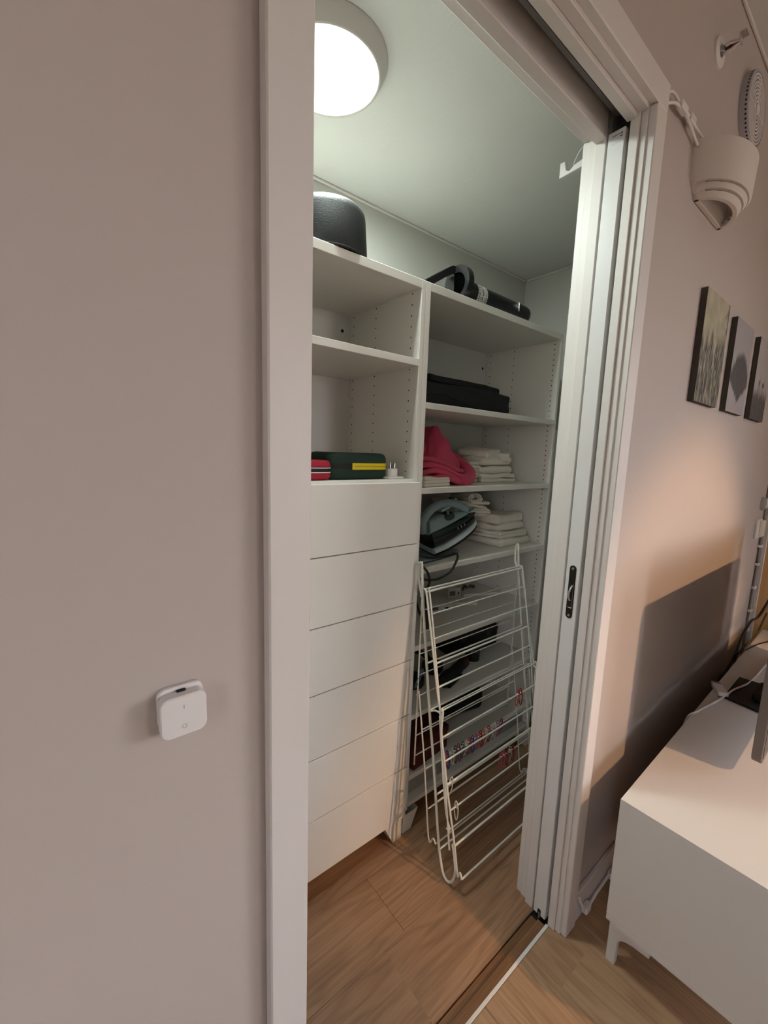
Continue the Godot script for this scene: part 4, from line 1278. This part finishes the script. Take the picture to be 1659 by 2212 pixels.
func peg(cname: String, c: Color, at: Vector3, tilt: float, label: String):
	var p := thing("clothes_peg", label, "clothes peg", at, 0.0, "wire clothes pegs on the drying rack")
	p.rotation = Vector3(tilt * 0.6, tilt * 1.2 + 0.5, 0)
	var m := mat("peg " + cname, c, 0.4)
	if not mats.has("pegmesh"):
		mats["pegmesh"] = [tube(loop_pts(-0.054, 0.0075, 0.006), 0.0019, 6, true), tube(loop_pts(0.024, 0.0060, -0.006), 0.0019, 6, true), tube([Vector3(-0.0022, 0.002, -0.0045), Vector3(-0.0022, 0.004, 0.0), Vector3(-0.0022, 0.002, 0.0045)], 0.0014, 6)]
	part("grip_loop", mats["pegmesh"][0], m, p)
	part("jaw_loop", mats["pegmesh"][1], m, p)
	part("spring", mats["pegmesh"][2], mats["chrome"], p)

# ---------------------------------------------------------------- hall wall
func photo_image(which: int) -> Image:
	var W := 160
	var H := 216
	var im := Image.create(W, H, false, Image.FORMAT_RGB8)
	var n := FastNoiseLite.new()
	n.seed = 30 + which
	n.frequency = 0.02
	n.fractal_octaves = 4
	for y in H:
		for x in W:
			var u := float(x) / W
			var v := float(y) / H
			var c := 0.7
			var tint := Color(1, 0.97, 0.92)
			if which == 0:
				# tall grass and a winding pale sky
				var sky: float = 0.74 + 0.10 * n.get_noise_2d(x, y)
				var edge: float = 0.38 + 0.22 * n.get_noise_2d(x * 1.5, 0.0)
				var blade: float = n.get_noise_2d(x * 9.0, y * 0.8)
				var g: float = 0.42 + 0.75 * blade + 0.12 * n.get_noise_2d(x * 2.0, y * 2.0)
				c = lerpf(sky, g, smoothstep(edge - 0.05, edge + 0.12, v))
				var lf: float = smoothstep(0.86, 1.0, u + 0.12 * n.get_noise_2d(x * 2.0, y * 2.0)) * (1.0 - smoothstep(0.2, 0.45, v))
				c = lerpf(c, 0.42, lf)
				tint = Color(0.98, 0.94, 0.80)
			elif which == 1:
				# a dark island of trees mirrored in still water
				var cx: float = absf(u - 0.52) * 2.0
				var top: float = 0.30 + 0.26 * cx * cx + 0.05 * n.get_noise_2d(x * 5.0, 3.0)
				var bot: float = 0.86 - 0.20 * cx + 0.05 * n.get_noise_2d(x * 5.0, 40.0)
				var k: float = smoothstep(top - 0.02, top + 0.08, v) * (1.0 - smoothstep(bot - 0.02, bot + 0.02, v))
				c = lerpf(0.70, 0.30 + 0.05 * n.get_noise_2d(x * 3.0, y * 3.0), k)
				tint = Color(1.0, 0.97, 0.97)
			else:
				# two deer at the edge of misty grass
				var g: float = smoothstep(0.60, 0.74, v + 0.05 * n.get_noise_2d(x * 2.0, y))
				c = lerpf(0.74, 0.32 + 0.10 * n.get_noise_2d(x * 3.0, y * 3.0), g)
				for d in [[0.34, 0.53, 0.055], [0.62, 0.54, 0.085]]:
					var ex: float = (u - d[0]) / d[2]
					var ey: float = (v - d[1]) / 0.035
					if ex * ex + ey * ey < 1.0:
						c = 0.40
					if absf(u - d[0] - d[2] * 0.5) < 0.012 and v > d[1] and v < d[1] + 0.10:
						c = 0.42
					if absf(u - d[0] + d[2] * 0.6) < 0.012 and v > d[1] and v < d[1] + 0.10:
						c = 0.42
					if absf(u - d[0] - d[2] * 0.8 - (d[1] - v) * 0.25) < 0.010 and v < d[1] and v > d[1] - 0.12:
						c = 0.45
				tint = Color(1.0, 0.97, 0.96)
			im.set_pixel(x, y, Color(c * tint.r * 0.86, c * tint.g * 0.86, c * tint.b * 0.86))
	return im

func canvas_print(label: String, x0: float, x1: float, y0: float, y1: float, which: int):
	var c := thing("canvas_print", label, "canvas print", Vector3((x0 + x1) * 0.5, (y0 + y1) * 0.5, WALL), 0.0, "three canvas prints on the hall wall")
	var w := (x1 - x0) * 0.5
	var h := (y1 - y0) * 0.5
	part("stretcher", box(Vector3(-w, -h, 0.001), Vector3(w, h, 0.0175), 0.001), mat("canvas side", Color(0.24, 0.22, 0.19), 0.8), c)
	var st := new_st()
	var z := 0.0180
	quad(st, Vector3(-w, h, z), Vector3(w, h, z), Vector3(w, -h, z), Vector3(-w, -h, z), Vector3(0, 0, 1), [Vector2(0, 0), Vector2(1, 0), Vector2(1, 1), Vector2(0, 1)])
	part("printed_face", st.commit(), img_mat("print %d" % which, photo_image(which), 0.7), c)

func hall_wall_things():
	canvas_print("square-edged canvas of pale grass with tall stalks, nearest the doorway", 0.632, 0.872, 1.547, 1.874, 0)
	canvas_print("middle canvas print, a dark tree island mirrored in pale water", 0.979, 1.218, 1.547, 1.866, 1)
	canvas_print("canvas print farthest from the doorway, two deer in misty grass", 1.335, 1.575, 1.547, 1.866, 2)
	var pw: Material = mats["plastic white"]
	# sprinkler head
	var s := thing("sprinkler", "sidewall fire sprinkler head with red bulb in a white disc", "sprinkler", Vector3(0.525, 2.424, WALL))
	part("escutcheon", lathe([Vector2(0.0, 0.004), Vector2(0.013, 0.004), Vector2(0.015, 0.008), Vector2(0.030, 0.0075), Vector2(0.034, 0.005), Vector2(0.0345, 0.0)], 36), pw, s, Vector3.ZERO, Vector3(PI / 2, 0, 0))
	part("nozzle", lathe([Vector2(0.011, 0.0), Vector2(0.011, 0.012), Vector2(0.007, 0.016), Vector2(0, 0.016)], 20), mats["aluminium"], s, Vector3.ZERO, Vector3(PI / 2, 0, 0))
	for k in [-1, 1]:
		part("frame_arm", tube(smooth([Vector3(0, k * 0.010, 0.012), Vector3(0, k * 0.012, 0.026), Vector3(0, k * 0.005, 0.042), Vector3(0, 0, 0.046)], 4), 0.0022, 8), mats["plastic white"], s)
	part("glass_bulb", lathe([Vector2(0, 0.014), Vector2(0.0035, 0.017), Vector2(0.0038, 0.026), Vector2(0.0015, 0.034), Vector2(0.001, 0.042)], 14), mat("red bulb", Color(0.35, 0.03, 0.03), 0.15), s, Vector3.ZERO, Vector3(PI / 2, 0, 0))
	part("deflector", boxes([[Vector3(-0.013, -0.004, 0.046), Vector3(0.013, 0.012, 0.0472)], [Vector3(-0.013, 0.0108, 0.046), Vector3(0.013, 0.012, 0.060)]], 0.0), mat("satin nickel", Color(0.66, 0.63, 0.61), 0.45, 0.3), s)
	# round vent valve
	var v := thing("air_vent", "round white air vent with concentric ribs below the hall ceiling", "air vent", Vector3(0.84, 2.43, WALL))
	part("housing", lathe([Vector2(0.1, 0.0), Vector2(0.1, 0.0195), Vector2(0.0985, 0.022), Vector2(0.094, 0.0228), Vector2(0.090, 0.015), Vector2(0.0, 0.015)], 64), mat("vent grey", Color(0.66, 0.64, 0.65), 0.45), v, Vector3.ZERO, Vector3(PI / 2, 0, 0))
	for k in 8:
		var r := 0.020 + k * 0.0092
		part("ring_rib", lathe([Vector2(r, 0.015), Vector2(r, 0.0225), Vector2(r + 0.0038, 0.0225), Vector2(r + 0.0038, 0.015)], 56), pw, v, Vector3.ZERO, Vector3(PI / 2, 0, 0))
	part("hub", lathe([Vector2(0.013, 0.015), Vector2(0.013, 0.024), Vector2(0.011, 0.026), Vector2(0, 0.026)], 28), pw, v, Vector3.ZERO, Vector3(PI / 2, 0, 0))
	for k in 2:
		part("spoke", box(Vector3(-0.092, -0.0025, 0.015), Vector3(0.092, 0.0025, 0.0222), 0.0005), pw, v, Vector3.ZERO, Vector3(0, 0, PI / 2 * k))
	var slots := new_st()
	for k in 22:
		var a := PI * 0.62 + PI * 0.76 * k / 21.0
		var p := Vector3(cos(a), sin(a), 0) * 0.1002
		var t := Vector3(-sin(a), cos(a), 0) * 0.0025
		quad(slots, p - t + Vector3(0, 0, 0.0150), p + t + Vector3(0, 0, 0.0150), p + t + Vector3(0, 0, 0.0192), p - t + Vector3(0, 0, 0.0192), Vector3(cos(a), sin(a), 0))
	var sl := part("edge_slots", slots.commit(), mats["hole"], v)
	sl.set_meta("kind", "stuff")
	wall_sconce(Vector3(0.587, 2.003, WALL))
	# smart button on the left wall
	var b := thing("light_switch_button", "small white square remote button in its holder on the left wall", "switch", Vector3(-0.8205, 1.084, WALL))
	b.rotation.z = -0.0
	part("holder", prism(round_poly([Vector2(-0.0225, -0.0225), Vector2(0.0225, -0.0225), Vector2(0.0225, 0.0225), Vector2(-0.0225, 0.0225)], [0.009], 6), 0.0, 0.006, 0.0008), pw, b)
	var bt := part("button", prism(round_poly([Vector2(-0.0225, -0.0225), Vector2(0.0225, -0.0225), Vector2(0.0225, 0.0225), Vector2(-0.0225, 0.0225)], [0.009], 8), 0.0, 0.0135, 0.0012), pw, b, Vector3(0.0, -0.0045, 0.0065))
	part("on_mark", box(Vector3(-0.0004, 0.008, 0.0134), Vector3(0.0004, 0.0125, 0.0137), 0.0), mat("faint grey", Color(0.62, 0.60, 0.60), 0.5), bt)
	var om := part("off_mark", tube(loop_ring(0.0022, Vector3(0.0, -0.0115, 0.0135)), 0.0003, 6, true), mats["faint grey"], bt)
	part("notch", rbox(Vector3(0.009, 0.002, 0.004), 0.0009, 2), mats["hole"], b, Vector3(0.0, 0.0185, 0.0085))

func loop_ring(r: float, c: Vector3) -> Array:
	var out := []
	for k in 16:
		out.append(c + Vector3(cos(TAU * k / 16), sin(TAU * k / 16), 0) * r)
	return out

func sconce_shell(y0: float, y1: float, r0: Vector2, r1: Vector2, th: float, a_from := 0.0, a_to := PI) -> ArrayMesh:
	# half-oval band with thickness; r0 bottom half axes (x, z), r1 top
	var st := new_st()
	var N := 40
	for k in N:
		var q := []
		for a in [lerpf(a_from, a_to, float(k) / N), lerpf(a_from, a_to, float(k + 1) / N)]:
			var d := Vector3(-cos(a), 0, sin(a))
			q.append([Vector3(d.x * r0.x, y0, d.z * r0.y), Vector3(d.x * r1.x, y1, d.z * r1.y), Vector3(d.x * (r1.x - th), y1, d.z * (r1.y - th)), Vector3(d.x * (r0.x - th), y0, d.z * (r0.y - th)), d])
		for e in [[0, 1, 1.0], [2, 3, -1.0]]:
			var n0: Vector3 = q[0][4] * e[2]
			var n1: Vector3 = q[1][4] * e[2]
			tri(st, [q[0][e[0]], q[1][e[0]], q[1][e[1]]], [n0, n1, n1])
			tri(st, [q[0][e[0]], q[1][e[1]], q[0][e[1]]], [n0, n1, n0])
		quad(st, q[0][1], q[1][1], q[1][2], q[0][2], Vector3.UP)
		quad(st, q[0][0], q[1][0], q[1][3], q[0][3], Vector3.DOWN)
		if k == 0:
			quad(st, q[0][0], q[0][1], q[0][2], q[0][3], Vector3(-0.3, 0, -1).normalized())
		if k == N - 1:
			quad(st, q[1][0], q[1][1], q[1][2], q[1][3], Vector3(0.3, 0, -1).normalized())
	return st.commit()

func wall_sconce(at: Vector3):
	var pl := mat("white plaster", Color(0.84, 0.80, 0.77), 0.6)
	var s := thing("wall_lamp", "white half-round plaster wall lamp with two tiered slots, open below", "wall lamp", at)
	var t := 0.010
	part("bowl", sconce_shell(0.086, 0.173, Vector2(0.150, 0.094), Vector2(0.156, 0.098), t), pl, s)
	part("bowl_rim", sconce_shell(0.0795, 0.086, Vector2(0.145, 0.089), Vector2(0.150, 0.094), t), pl, s)
	part("tier", sconce_shell(0.0655, 0.0755, Vector2(0.128, 0.079), Vector2(0.137, 0.086), t), pl, s)
	part("tier", sconce_shell(0.0490, 0.0615, Vector2(0.112, 0.067), Vector2(0.121, 0.075), t), pl, s)
	for e in [[0.0, 0.36], [PI - 0.36, PI]]:
		part("side_web", sconce_shell(0.0615, 0.086, Vector2(0.118, 0.072), Vector2(0.148, 0.092), 0.014, e[0], e[1]), pl, s)
	part("back_plate", prism(PackedVector2Array([Vector2(-0.155, 0.172), Vector2(-0.149, 0.083), Vector2(-0.136, 0.076), Vector2(-0.128, 0.066), Vector2(-0.120, 0.061), Vector2(-0.111, 0.049), Vector2(0.111, 0.049), Vector2(0.120, 0.061), Vector2(0.128, 0.066), Vector2(0.136, 0.076), Vector2(0.149, 0.083), Vector2(0.155, 0.172)]), 0.001, 0.012, 0.001), pl, s)
	part("lamp_socket", lathe([Vector2(0.016, 0.0), Vector2(0.018, 0.03), Vector2(0.012, 0.034), Vector2(0.0, 0.034)], 20), mats["matt black"], s, Vector3(0.0, 0.095, 0.04))
	# unused wires with terminal block, sticking out at the upper left
	var w := thing("lamp_wire", "loose white wire with terminal block above the wall lamp", "wire", Vector3(0, 0, 0))
	var m: Material = mats["plastic white"]
	part("wire", tube(smooth([Vector3(0.228, 2.168, 0.509), Vector3(0.234, 2.186, 0.512), Vector3(0.250, 2.190, 0.516), Vector3(0.272, 2.182, 0.520), Vector3(0.300, 2.180, 0.521), Vector3(0.340, 2.184, 0.520), Vector3(0.400, 2.187, 0.518), Vector3(0.455, 2.188, 0.518)], 6), 0.0035, 8), m, w)
	part("wire", tube(smooth([Vector3(0.232, 2.164, 0.512), Vector3(0.255, 2.170, 0.520), Vector3(0.285, 2.172, 0.522), Vector3(0.330, 2.176, 0.520), Vector3(0.375, 2.170, 0.518), Vector3(0.430, 2.162, 0.516)], 6), 0.0035, 8), m, w)
	part("terminal_block", rbox(Vector3(0.040, 0.016, 0.014), 0.003, 2), m, w, Vector3(0.292, 2.177, 0.522))
	part("terminal_block", rbox(Vector3(0.034, 0.018, 0.014), 0.003, 2), m, w, Vector3(0.358, 2.183, 0.520))

# ---------------------------------------------------------------- TV bench
func bench_and_things():
	var wm: Material = mats["white bench"]
	var c := thing("tv_bench", "long low white bench on short legs against the hall wall", "bench", Vector3(0.178, 0, 0.611), 0.014)
	part("top", box(Vector3(0, 0.483, 0), Vector3(1.80, 0.500, 0.42), 0.0004), wm, c)
	part("end_panel", box(Vector3(0, 0.160, 0), Vector3(0.018, 0.483, 0.42), 0.0002), wm, c)
	part("end_panel", box(Vector3(1.782, 0.160, 0), Vector3(1.80, 0.4828, 0.42), 0.0008), wm, c)
	part("bottom_panel", box(Vector3(0, 0.142, 0), Vector3(1.80, 0.1596, 0.42), 0.0008), wm, c)
	part("back_panel", box(Vector3(0.018, 0.1596, 0.004), Vector3(1.782, 0.483, 0.010), 0.0), wm, c)
	for k in 3:
		part("door", box(Vector3(0.004 + 0.598 * k, 0.144, 0.4205), Vector3(0.598 + 0.598 * k, 0.481, 0.4385), 0.001), wm, c)
	# bracket legs: two at each end, curved inner corner
	for x in [0.022, 1.758]:
		for flip in [false, true]:
			var poly := PackedVector2Array()
			for q in [[0, 0], [0, 0.1418], [0.098, 0.1418], [0.096, 0.103], [0.06, 0.099], [0.044, 0.0945], [0.034, 0.0890], [0.027, 0.0820], [0.0235, 0.0730], [0.0217, 0.0]]:
				poly.append(Vector2(q[0], q[1]))
			var lg := part("leg", prism(poly, 0.0, 0.020, 0.001), wm, c)
			lg.transform = Transform3D(Basis(Vector3(0, 0, -1 if flip else 1), Vector3(0, 1, 0), Vector3(1, 0, 0)), Vector3(x, 0, 0.416 if flip else 0.004))
	# television just out of the picture: its left edge shows
	var tv := thing("television", "television on the bench, only its grey left edge in view", "television", Vector3(0.540, 0.548, 0.815))
	var bez := round_poly([Vector2(0, 0), Vector2(1.08, 0), Vector2(1.08, 0.555), Vector2(0, 0.555)], [0.03], 6)
	part("casing", prism(bez, -0.022, 0.0, 0.002), mat("tv casing", Color(0.42, 0.39, 0.37), 0.45), tv)
	part("screen", box(Vector3(0.012, 0.02, 0.0), Vector3(1.068, 0.545, 0.0012), 0.0), mat("tv glass", Color(0.10, 0.095, 0.09), 0.25), tv)
	part("neck", box(Vector3(0.50, -0.042, -0.062), Vector3(0.60, 0.25, -0.0222), 0.004), mats["matt black"], tv)
	var foot := PackedVector2Array([Vector2(0.445, 0.175), Vector2(0.43, 0.06), Vector2(0.465, 0.035), Vector2(0.66, 0.035), Vector2(0.69, 0.06), Vector2(0.68, 0.175)])
	part("foot_plate", prism(foot, 0.0, 0.007, 0.0015), mats["matt black"], tv, Vector3(0, -0.0478, 0.0), Vector3(-PI / 2, 0, 0))
	part("neck_clamp", rbox(Vector3(0.14, 0.03, 0.04), 0.010, 3), mats["matt black"], tv, Vector3(0.56, -0.024, -0.085))
	# cables behind and on the bench
	single("power_cable", tube(smooth([Vector3(1.99, 0.70, 0.60), Vector3(1.895, 0.592, 0.575), Vector3(1.72, 0.600, 0.572), Vector3(1.60, 0.560, 0.570), Vector3(1.553, 0.506, 0.568), Vector3(1.502, 0.453, 0.562), Vector3(1.381, 0.417, 0.560), Vector3(1.213, 0.400, 0.56), Vector3(1.093, 0.36, 0.56), Vector3(1.02, 0.18, 0.56), Vector3(1.0, 0.012, 0.56)], 6), 0.0058, 10), mats["black cable"], "thick black cable dropping behind the bench", "cable")
	single("power_cable", tube(smooth([Vector3(1.375, 0.43, 0.556), Vector3(1.300, 0.395, 0.555), Vector3(1.272, 0.372, 0.553), Vector3(1.268, 0.30, 0.553), Vector3(1.28, 0.012, 0.553)], 6), 0.0032, 8), mats["black cable"], "thin black cable looping behind the bench under the thick one", "cable")
	single("power_cable", tube(smooth([Vector3(2.02, 0.58, 0.585), Vector3(1.94, 0.508, 0.578), Vector3(1.85, 0.506, 0.582), Vector3(1.736, 0.505, 0.585), Vector3(1.66, 0.500, 0.578), Vector3(1.60, 0.44, 0.560), Vector3(1.58, 0.30, 0.556)], 6), 0.004, 8), mat("olive cable", Color(0.30, 0.24, 0.10), 0.5), "olive brown cable curving up at the far end of the bench", "cable")
	single("power_cable", tube(smooth([Vector3(1.92, 0.503, 0.68), Vector3(1.80, 0.503, 0.640), Vector3(1.70, 0.503, 0.612), Vector3(1.56, 0.504, 0.592), Vector3(1.50, 0.49, 0.566)], 6), 0.003, 8), mats["black cable"], "thin black cable lying across the far end of the bench top", "cable")
	single("white_cable", tube(smooth([Vector3(1.56, 0.506, 0.700), Vector3(1.487, 0.505, 0.685), Vector3(1.329, 0.505, 0.680), Vector3(1.200, 0.505, 0.675), Vector3(1.132, 0.5105, 0.668), Vector3(1.06, 0.5125, 0.654), Vector3(0.970, 0.505, 0.640), Vector3(0.897, 0.504, 0.628), Vector3(0.80, 0.504, 0.612), Vector3(0.76, 0.470, 0.590), Vector3(0.75, 0.3, 0.58), Vector3(0.75, 0.01, 0.58)], 6), 0.0036, 8), mats["plastic white"], "white cable lying along the back of the bench", "cable")
	var ad := thing("power_adapter", "white power adapter with grey end at the back edge of the bench", "adapter", Vector3(1.02, 0.5001, 0.622), 0.5)
	part("shell", rbox(Vector3(0.075, 0.020, 0.034), 0.006, 3), mats["plastic white"], ad, Vector3(0, 0.010, 0))
	part("grey_end", rbox(Vector3(0.022, 0.019, 0.033), 0.006, 3), mat("pale grey plastic", Color(0.55, 0.55, 0.54), 0.5), ad, Vector3(0.042, 0.010, 0))

func hall_rest():
	# oak door in the end wall, white casing in the corner, clipped cables
	struct("trim", box(Vector3(2.075, 0, 0.514), Vector3(2.0905, 2.12, 0.532), 0.002), mats["white trim"], "white casing of the oak door in the far hall corner", "door casing")
	var od := thing("door_2", "pale oak door beyond the far end of the bench", "door", Vector3.ZERO, 0, "", "structure")
	var st := new_st()
	var x := 2.0860
	quad(st, Vector3(x, 2.08, 0.532), Vector3(x, 2.08, 1.40), Vector3(x, 0.01, 1.40), Vector3(x, 0.01, 0.532), Vector3(-1, 0, 0), [Vector2(0, 0), Vector2(0, 1), Vector2(1.6, 1), Vector2(1.6, 0)])
	part("leaf_face", st.commit(), mats["door oak"], od)
	part("leaf_core", box(Vector3(2.0862, 0.01, 0.532), Vector3(2.0898, 2.08, 1.40), 0.0), mats["door oak"], od)
	struct("trim", box(Vector3(2.075, 0, 1.40), Vector3(2.0905, 2.12, 1.46), 0.002), mats["white trim"], "white casing of the oak door, far side out of view", "door casing")
	# cable bundle in the corner with clips
	var cb := thing("corner_cables", "grey and white cables clipped up the far corner of the hall wall", "cables", Vector3.ZERO)
	part("cable", tube(smooth([Vector3(2.028, 0.30, WALL + 0.006), Vector3(2.030, 0.7, WALL + 0.007), Vector3(2.026, 0.95, WALL + 0.009), Vector3(2.030, 1.3, WALL + 0.006), Vector3(2.03, 1.75, WALL + 0.006)], 6), 0.006, 8), mat("grey cable", Color(0.48, 0.45, 0.43), 0.55), cb)
	part("cable", tube(smooth([Vector3(2.044, 0.30, WALL + 0.006), Vector3(2.042, 0.8, WALL + 0.007), Vector3(2.046, 1.2, WALL + 0.006), Vector3(2.042, 1.75, WALL + 0.007)], 6), 0.0055, 8), mats["plastic white"], cb)
	for y in [0.46, 0.57, 0.70, 0.83, 0.93, 1.18, 1.27]:
		part("clip", rbox(Vector3(0.040, 0.014, 0.018), 0.004, 2), mats["plastic white"], cb, Vector3(2.036, y, WALL + 0.009))
	var sw := thing("wall_sensor", "small round white sensor beside the corner cables, upper device", "sensor", Vector3(1.945, 1.163, WALL))
	part("puck", lathe([Vector2(0.034, 0.0), Vector2(0.034, 0.012), Vector2(0.030, 0.016), Vector2(0.0, 0.016)], 28), mats["pale grey plastic"], sw, Vector3.ZERO, Vector3(PI / 2, 0, 0))
	part("bracket", rbox(Vector3(0.05, 0.05, 0.016), 0.003, 2), mats["plastic white"], sw, Vector3(0.052, 0.0, 0.008))
	var jb := thing("junction_box", "flat white wall box beside the corner cables, lower device", "wall box", Vector3(1.925, 1.035, WALL))
	part("plate", rbox(Vector3(0.10, 0.10, 0.012), 0.003, 2), mats["plastic white"], jb, Vector3(0, 0, 0.006))
	part("cover", rbox(Vector3(0.065, 0.085, 0.014), 0.004, 2), mat("ivory plastic", Color(0.85, 0.82, 0.74), 0.4), jb, Vector3(0.022, 0.0, 0.018))
	# cable duct with brackets at the skirting behind the bench end
	var sc := thing("skirting_cable", "white cable with plastic clips along the skirting beside the doorway", "cable", Vector3.ZERO)
	part("cable", tube(smooth([Vector3(0.222, 0.085, WALL + 0.0165), Vector3(0.238, 0.05, WALL + 0.02), Vector3(0.262, 0.026, WALL + 0.024), Vector3(0.36, 0.030, WALL + 0.021), Vector3(0.60, 0.032, WALL + 0.021), Vector3(0.9, 0.032, WALL + 0.021)], 6), 0.0045, 8), mats["plastic white"], sc)
	for xx in [0.262, 0.43, 0.60, 0.78]:
		part("clip", rbox(Vector3(0.030, 0.024, 0.018), 0.004, 2), mats["plastic white"], sc, Vector3(xx, 0.030, WALL + 0.0235))
	# white hook arm inside the closet
	var hk := thing("wall_hook", "white angular hook arm inside the closet above the door edge", "hook", Vector3(0.275, 0, 0))
	part("arm", prism(PackedVector2Array([Vector2(0.357, 2.150), Vector2(0.357, 2.176), Vector2(0.275, 2.162), Vector2(0.262, 2.153), Vector2(0.252, 2.159), Vector2(0.247, 2.184), Vector2(0.233, 2.184), Vector2(0.233, 2.145)]), 0.0, 0.012, 0.001), mats["plastic white"], hk).transform = Transform3D(Basis(Vector3(0, 0, 1), Vector3(0, 1, 0), Vector3(-1, 0, 0)), Vector3(0.006, 0, 0))
	part("brace", tube(smooth([Vector3(0, 2.166, 0.270), Vector3(0, 2.192, 0.285), Vector3(0, 2.205, 0.31), Vector3(0, 2.21, 0.357)], 5), 0.0018, 6), mats["plastic white"], hk)
	# pale slatted panel in the gap at the right of the shelf unit
	var lp := thing("leaning_panel", "pale framed panel standing in the dark gap right of the shelves", "panel", Vector3(0.985, 0, -0.20), -0.3)
	part("frame", boxes([[Vector3(-0.11, 0, -0.012), Vector3(-0.085, 1.50, 0.012)], [Vector3(0.085, 0, -0.012), Vector3(0.11, 1.50, 0.012)], [Vector3(-0.085, 1.47, -0.012), Vector3(0.085, 1.50, 0.012)], [Vector3(-0.085, 1.22, -0.012), Vector3(0.085, 1.25, 0.012)], [Vector3(-0.085, 0.90, -0.012), Vector3(0.085, 0.93, 0.012)], [Vector3(-0.085, 0.0, -0.012), Vector3(0.085, 0.03, 0.012)]], 0.001), mats["plastic white"], lp)
	for k in 3:
		part("dark_panel", box(Vector3(-0.086, [0.03, 0.93, 1.25][k], -0.004), Vector3(0.086, [0.90, 1.22, 1.47][k], 0.004), 0.0), mat("smoky panel", Color(0.14, 0.14, 0.13), 0.4), lp)
	# ceiling spotlight of the hall, behind the viewer
	var hl := thing("ceiling_spotlight", "warm recessed ceiling spotlight of the hall, out of view", "ceiling lamp", Vector3(0.98, 2.625, 3.1))
	var gm := mat("warm lamp face", Color(0.9, 0.85, 0.8), 0.5)
	gm.emission_enabled = true
	gm.emission = Color(1.0, 0.82, 0.62)
	gm.emission_energy_multiplier = 1.5
	part("ring", lathe([Vector2(0.052, -0.004), Vector2(0.056, -0.007), Vector2(0.072, -0.004), Vector2(0.074, 0.0)], 40), mats["plastic white"], hl)
	part("lamp_face", lathe([Vector2(0.0, -0.0035), Vector2(0.052, -0.0035), Vector2(0.053, -0.001)], 32), gm, hl)
	var o := SpotLight3D.new()
	o.name = "hall_spot_glow"
	o.transform = Transform3D(Basis.looking_at(Vector3(0.85, 0.40, 0.55) - Vector3(0.98, 2.612, 3.1)), Vector3(0.98, 2.612, 3.1))
	o.spot_angle = SPOT_ANGLE
	o.spot_angle_attenuation = 0.55
	o.light_color = Color(1.0, 0.79, 0.58)
	o.light_energy = SPOT_ENERGY
	o.light_size = 0.03
	o.spot_range = 12.0
	o.spot_attenuation = 2.0
	o.shadow_enabled = true
	add_child(o)
	# window behind the viewer
	window("window_1", "hall window at the far right with white frame and clear panes", Vector3(2.2, 1.475, 2.8), PI / 2, 1.6)
	window("window_3", "hall window at the left end, out of view, with white frame", Vector3(-2.71, 1.475, 1.8), PI / 2, 0.4)
	window("window_2", "hall window behind the viewer with white frame and clear panes", Vector3(1.0, 1.475, 4.5), 0.0, 0.8)

func window(n: String, label: String, at: Vector3, turn: float, wide: float):
	var w := thing(n, label, "window", at, turn, "", "structure")
	var h := wide * 0.5
	var bars := [[Vector3(-h, -0.725, -0.03), Vector3(0.06 - h, 0.725, 0.03)], [Vector3(h - 0.06, -0.725, -0.03), Vector3(h, 0.725, 0.03)], [Vector3(0.06 - h, 0.665, -0.03), Vector3(h - 0.06, 0.725, 0.03)], [Vector3(0.06 - h, -0.725, -0.03), Vector3(h - 0.06, -0.665, 0.03)]]
	var gl := mat("clear glass", Color(1, 1, 1, 0.06), 0.02)
	gl.transparency = BaseMaterial3D.TRANSPARENCY_ALPHA
	if wide > 1.0:
		bars.append([Vector3(-0.03, -0.665, -0.03), Vector3(0.03, 0.665, 0.03)])
		for s in [-1, 1]:
			part("pane", box(Vector3(-(h - 0.09) * 0.5, -0.665, -0.003), Vector3((h - 0.09) * 0.5, 0.665, 0.003), 0.0), gl, w, Vector3(s * (0.03 + (h - 0.09) * 0.5), 0, 0))
	else:
		part("pane", box(Vector3(0.06 - h, -0.665, -0.003), Vector3(h - 0.06, 0.665, 0.003), 0.0), gl, w)
	part("frame", boxes(bars, 0.003), mats["white trim"], w)
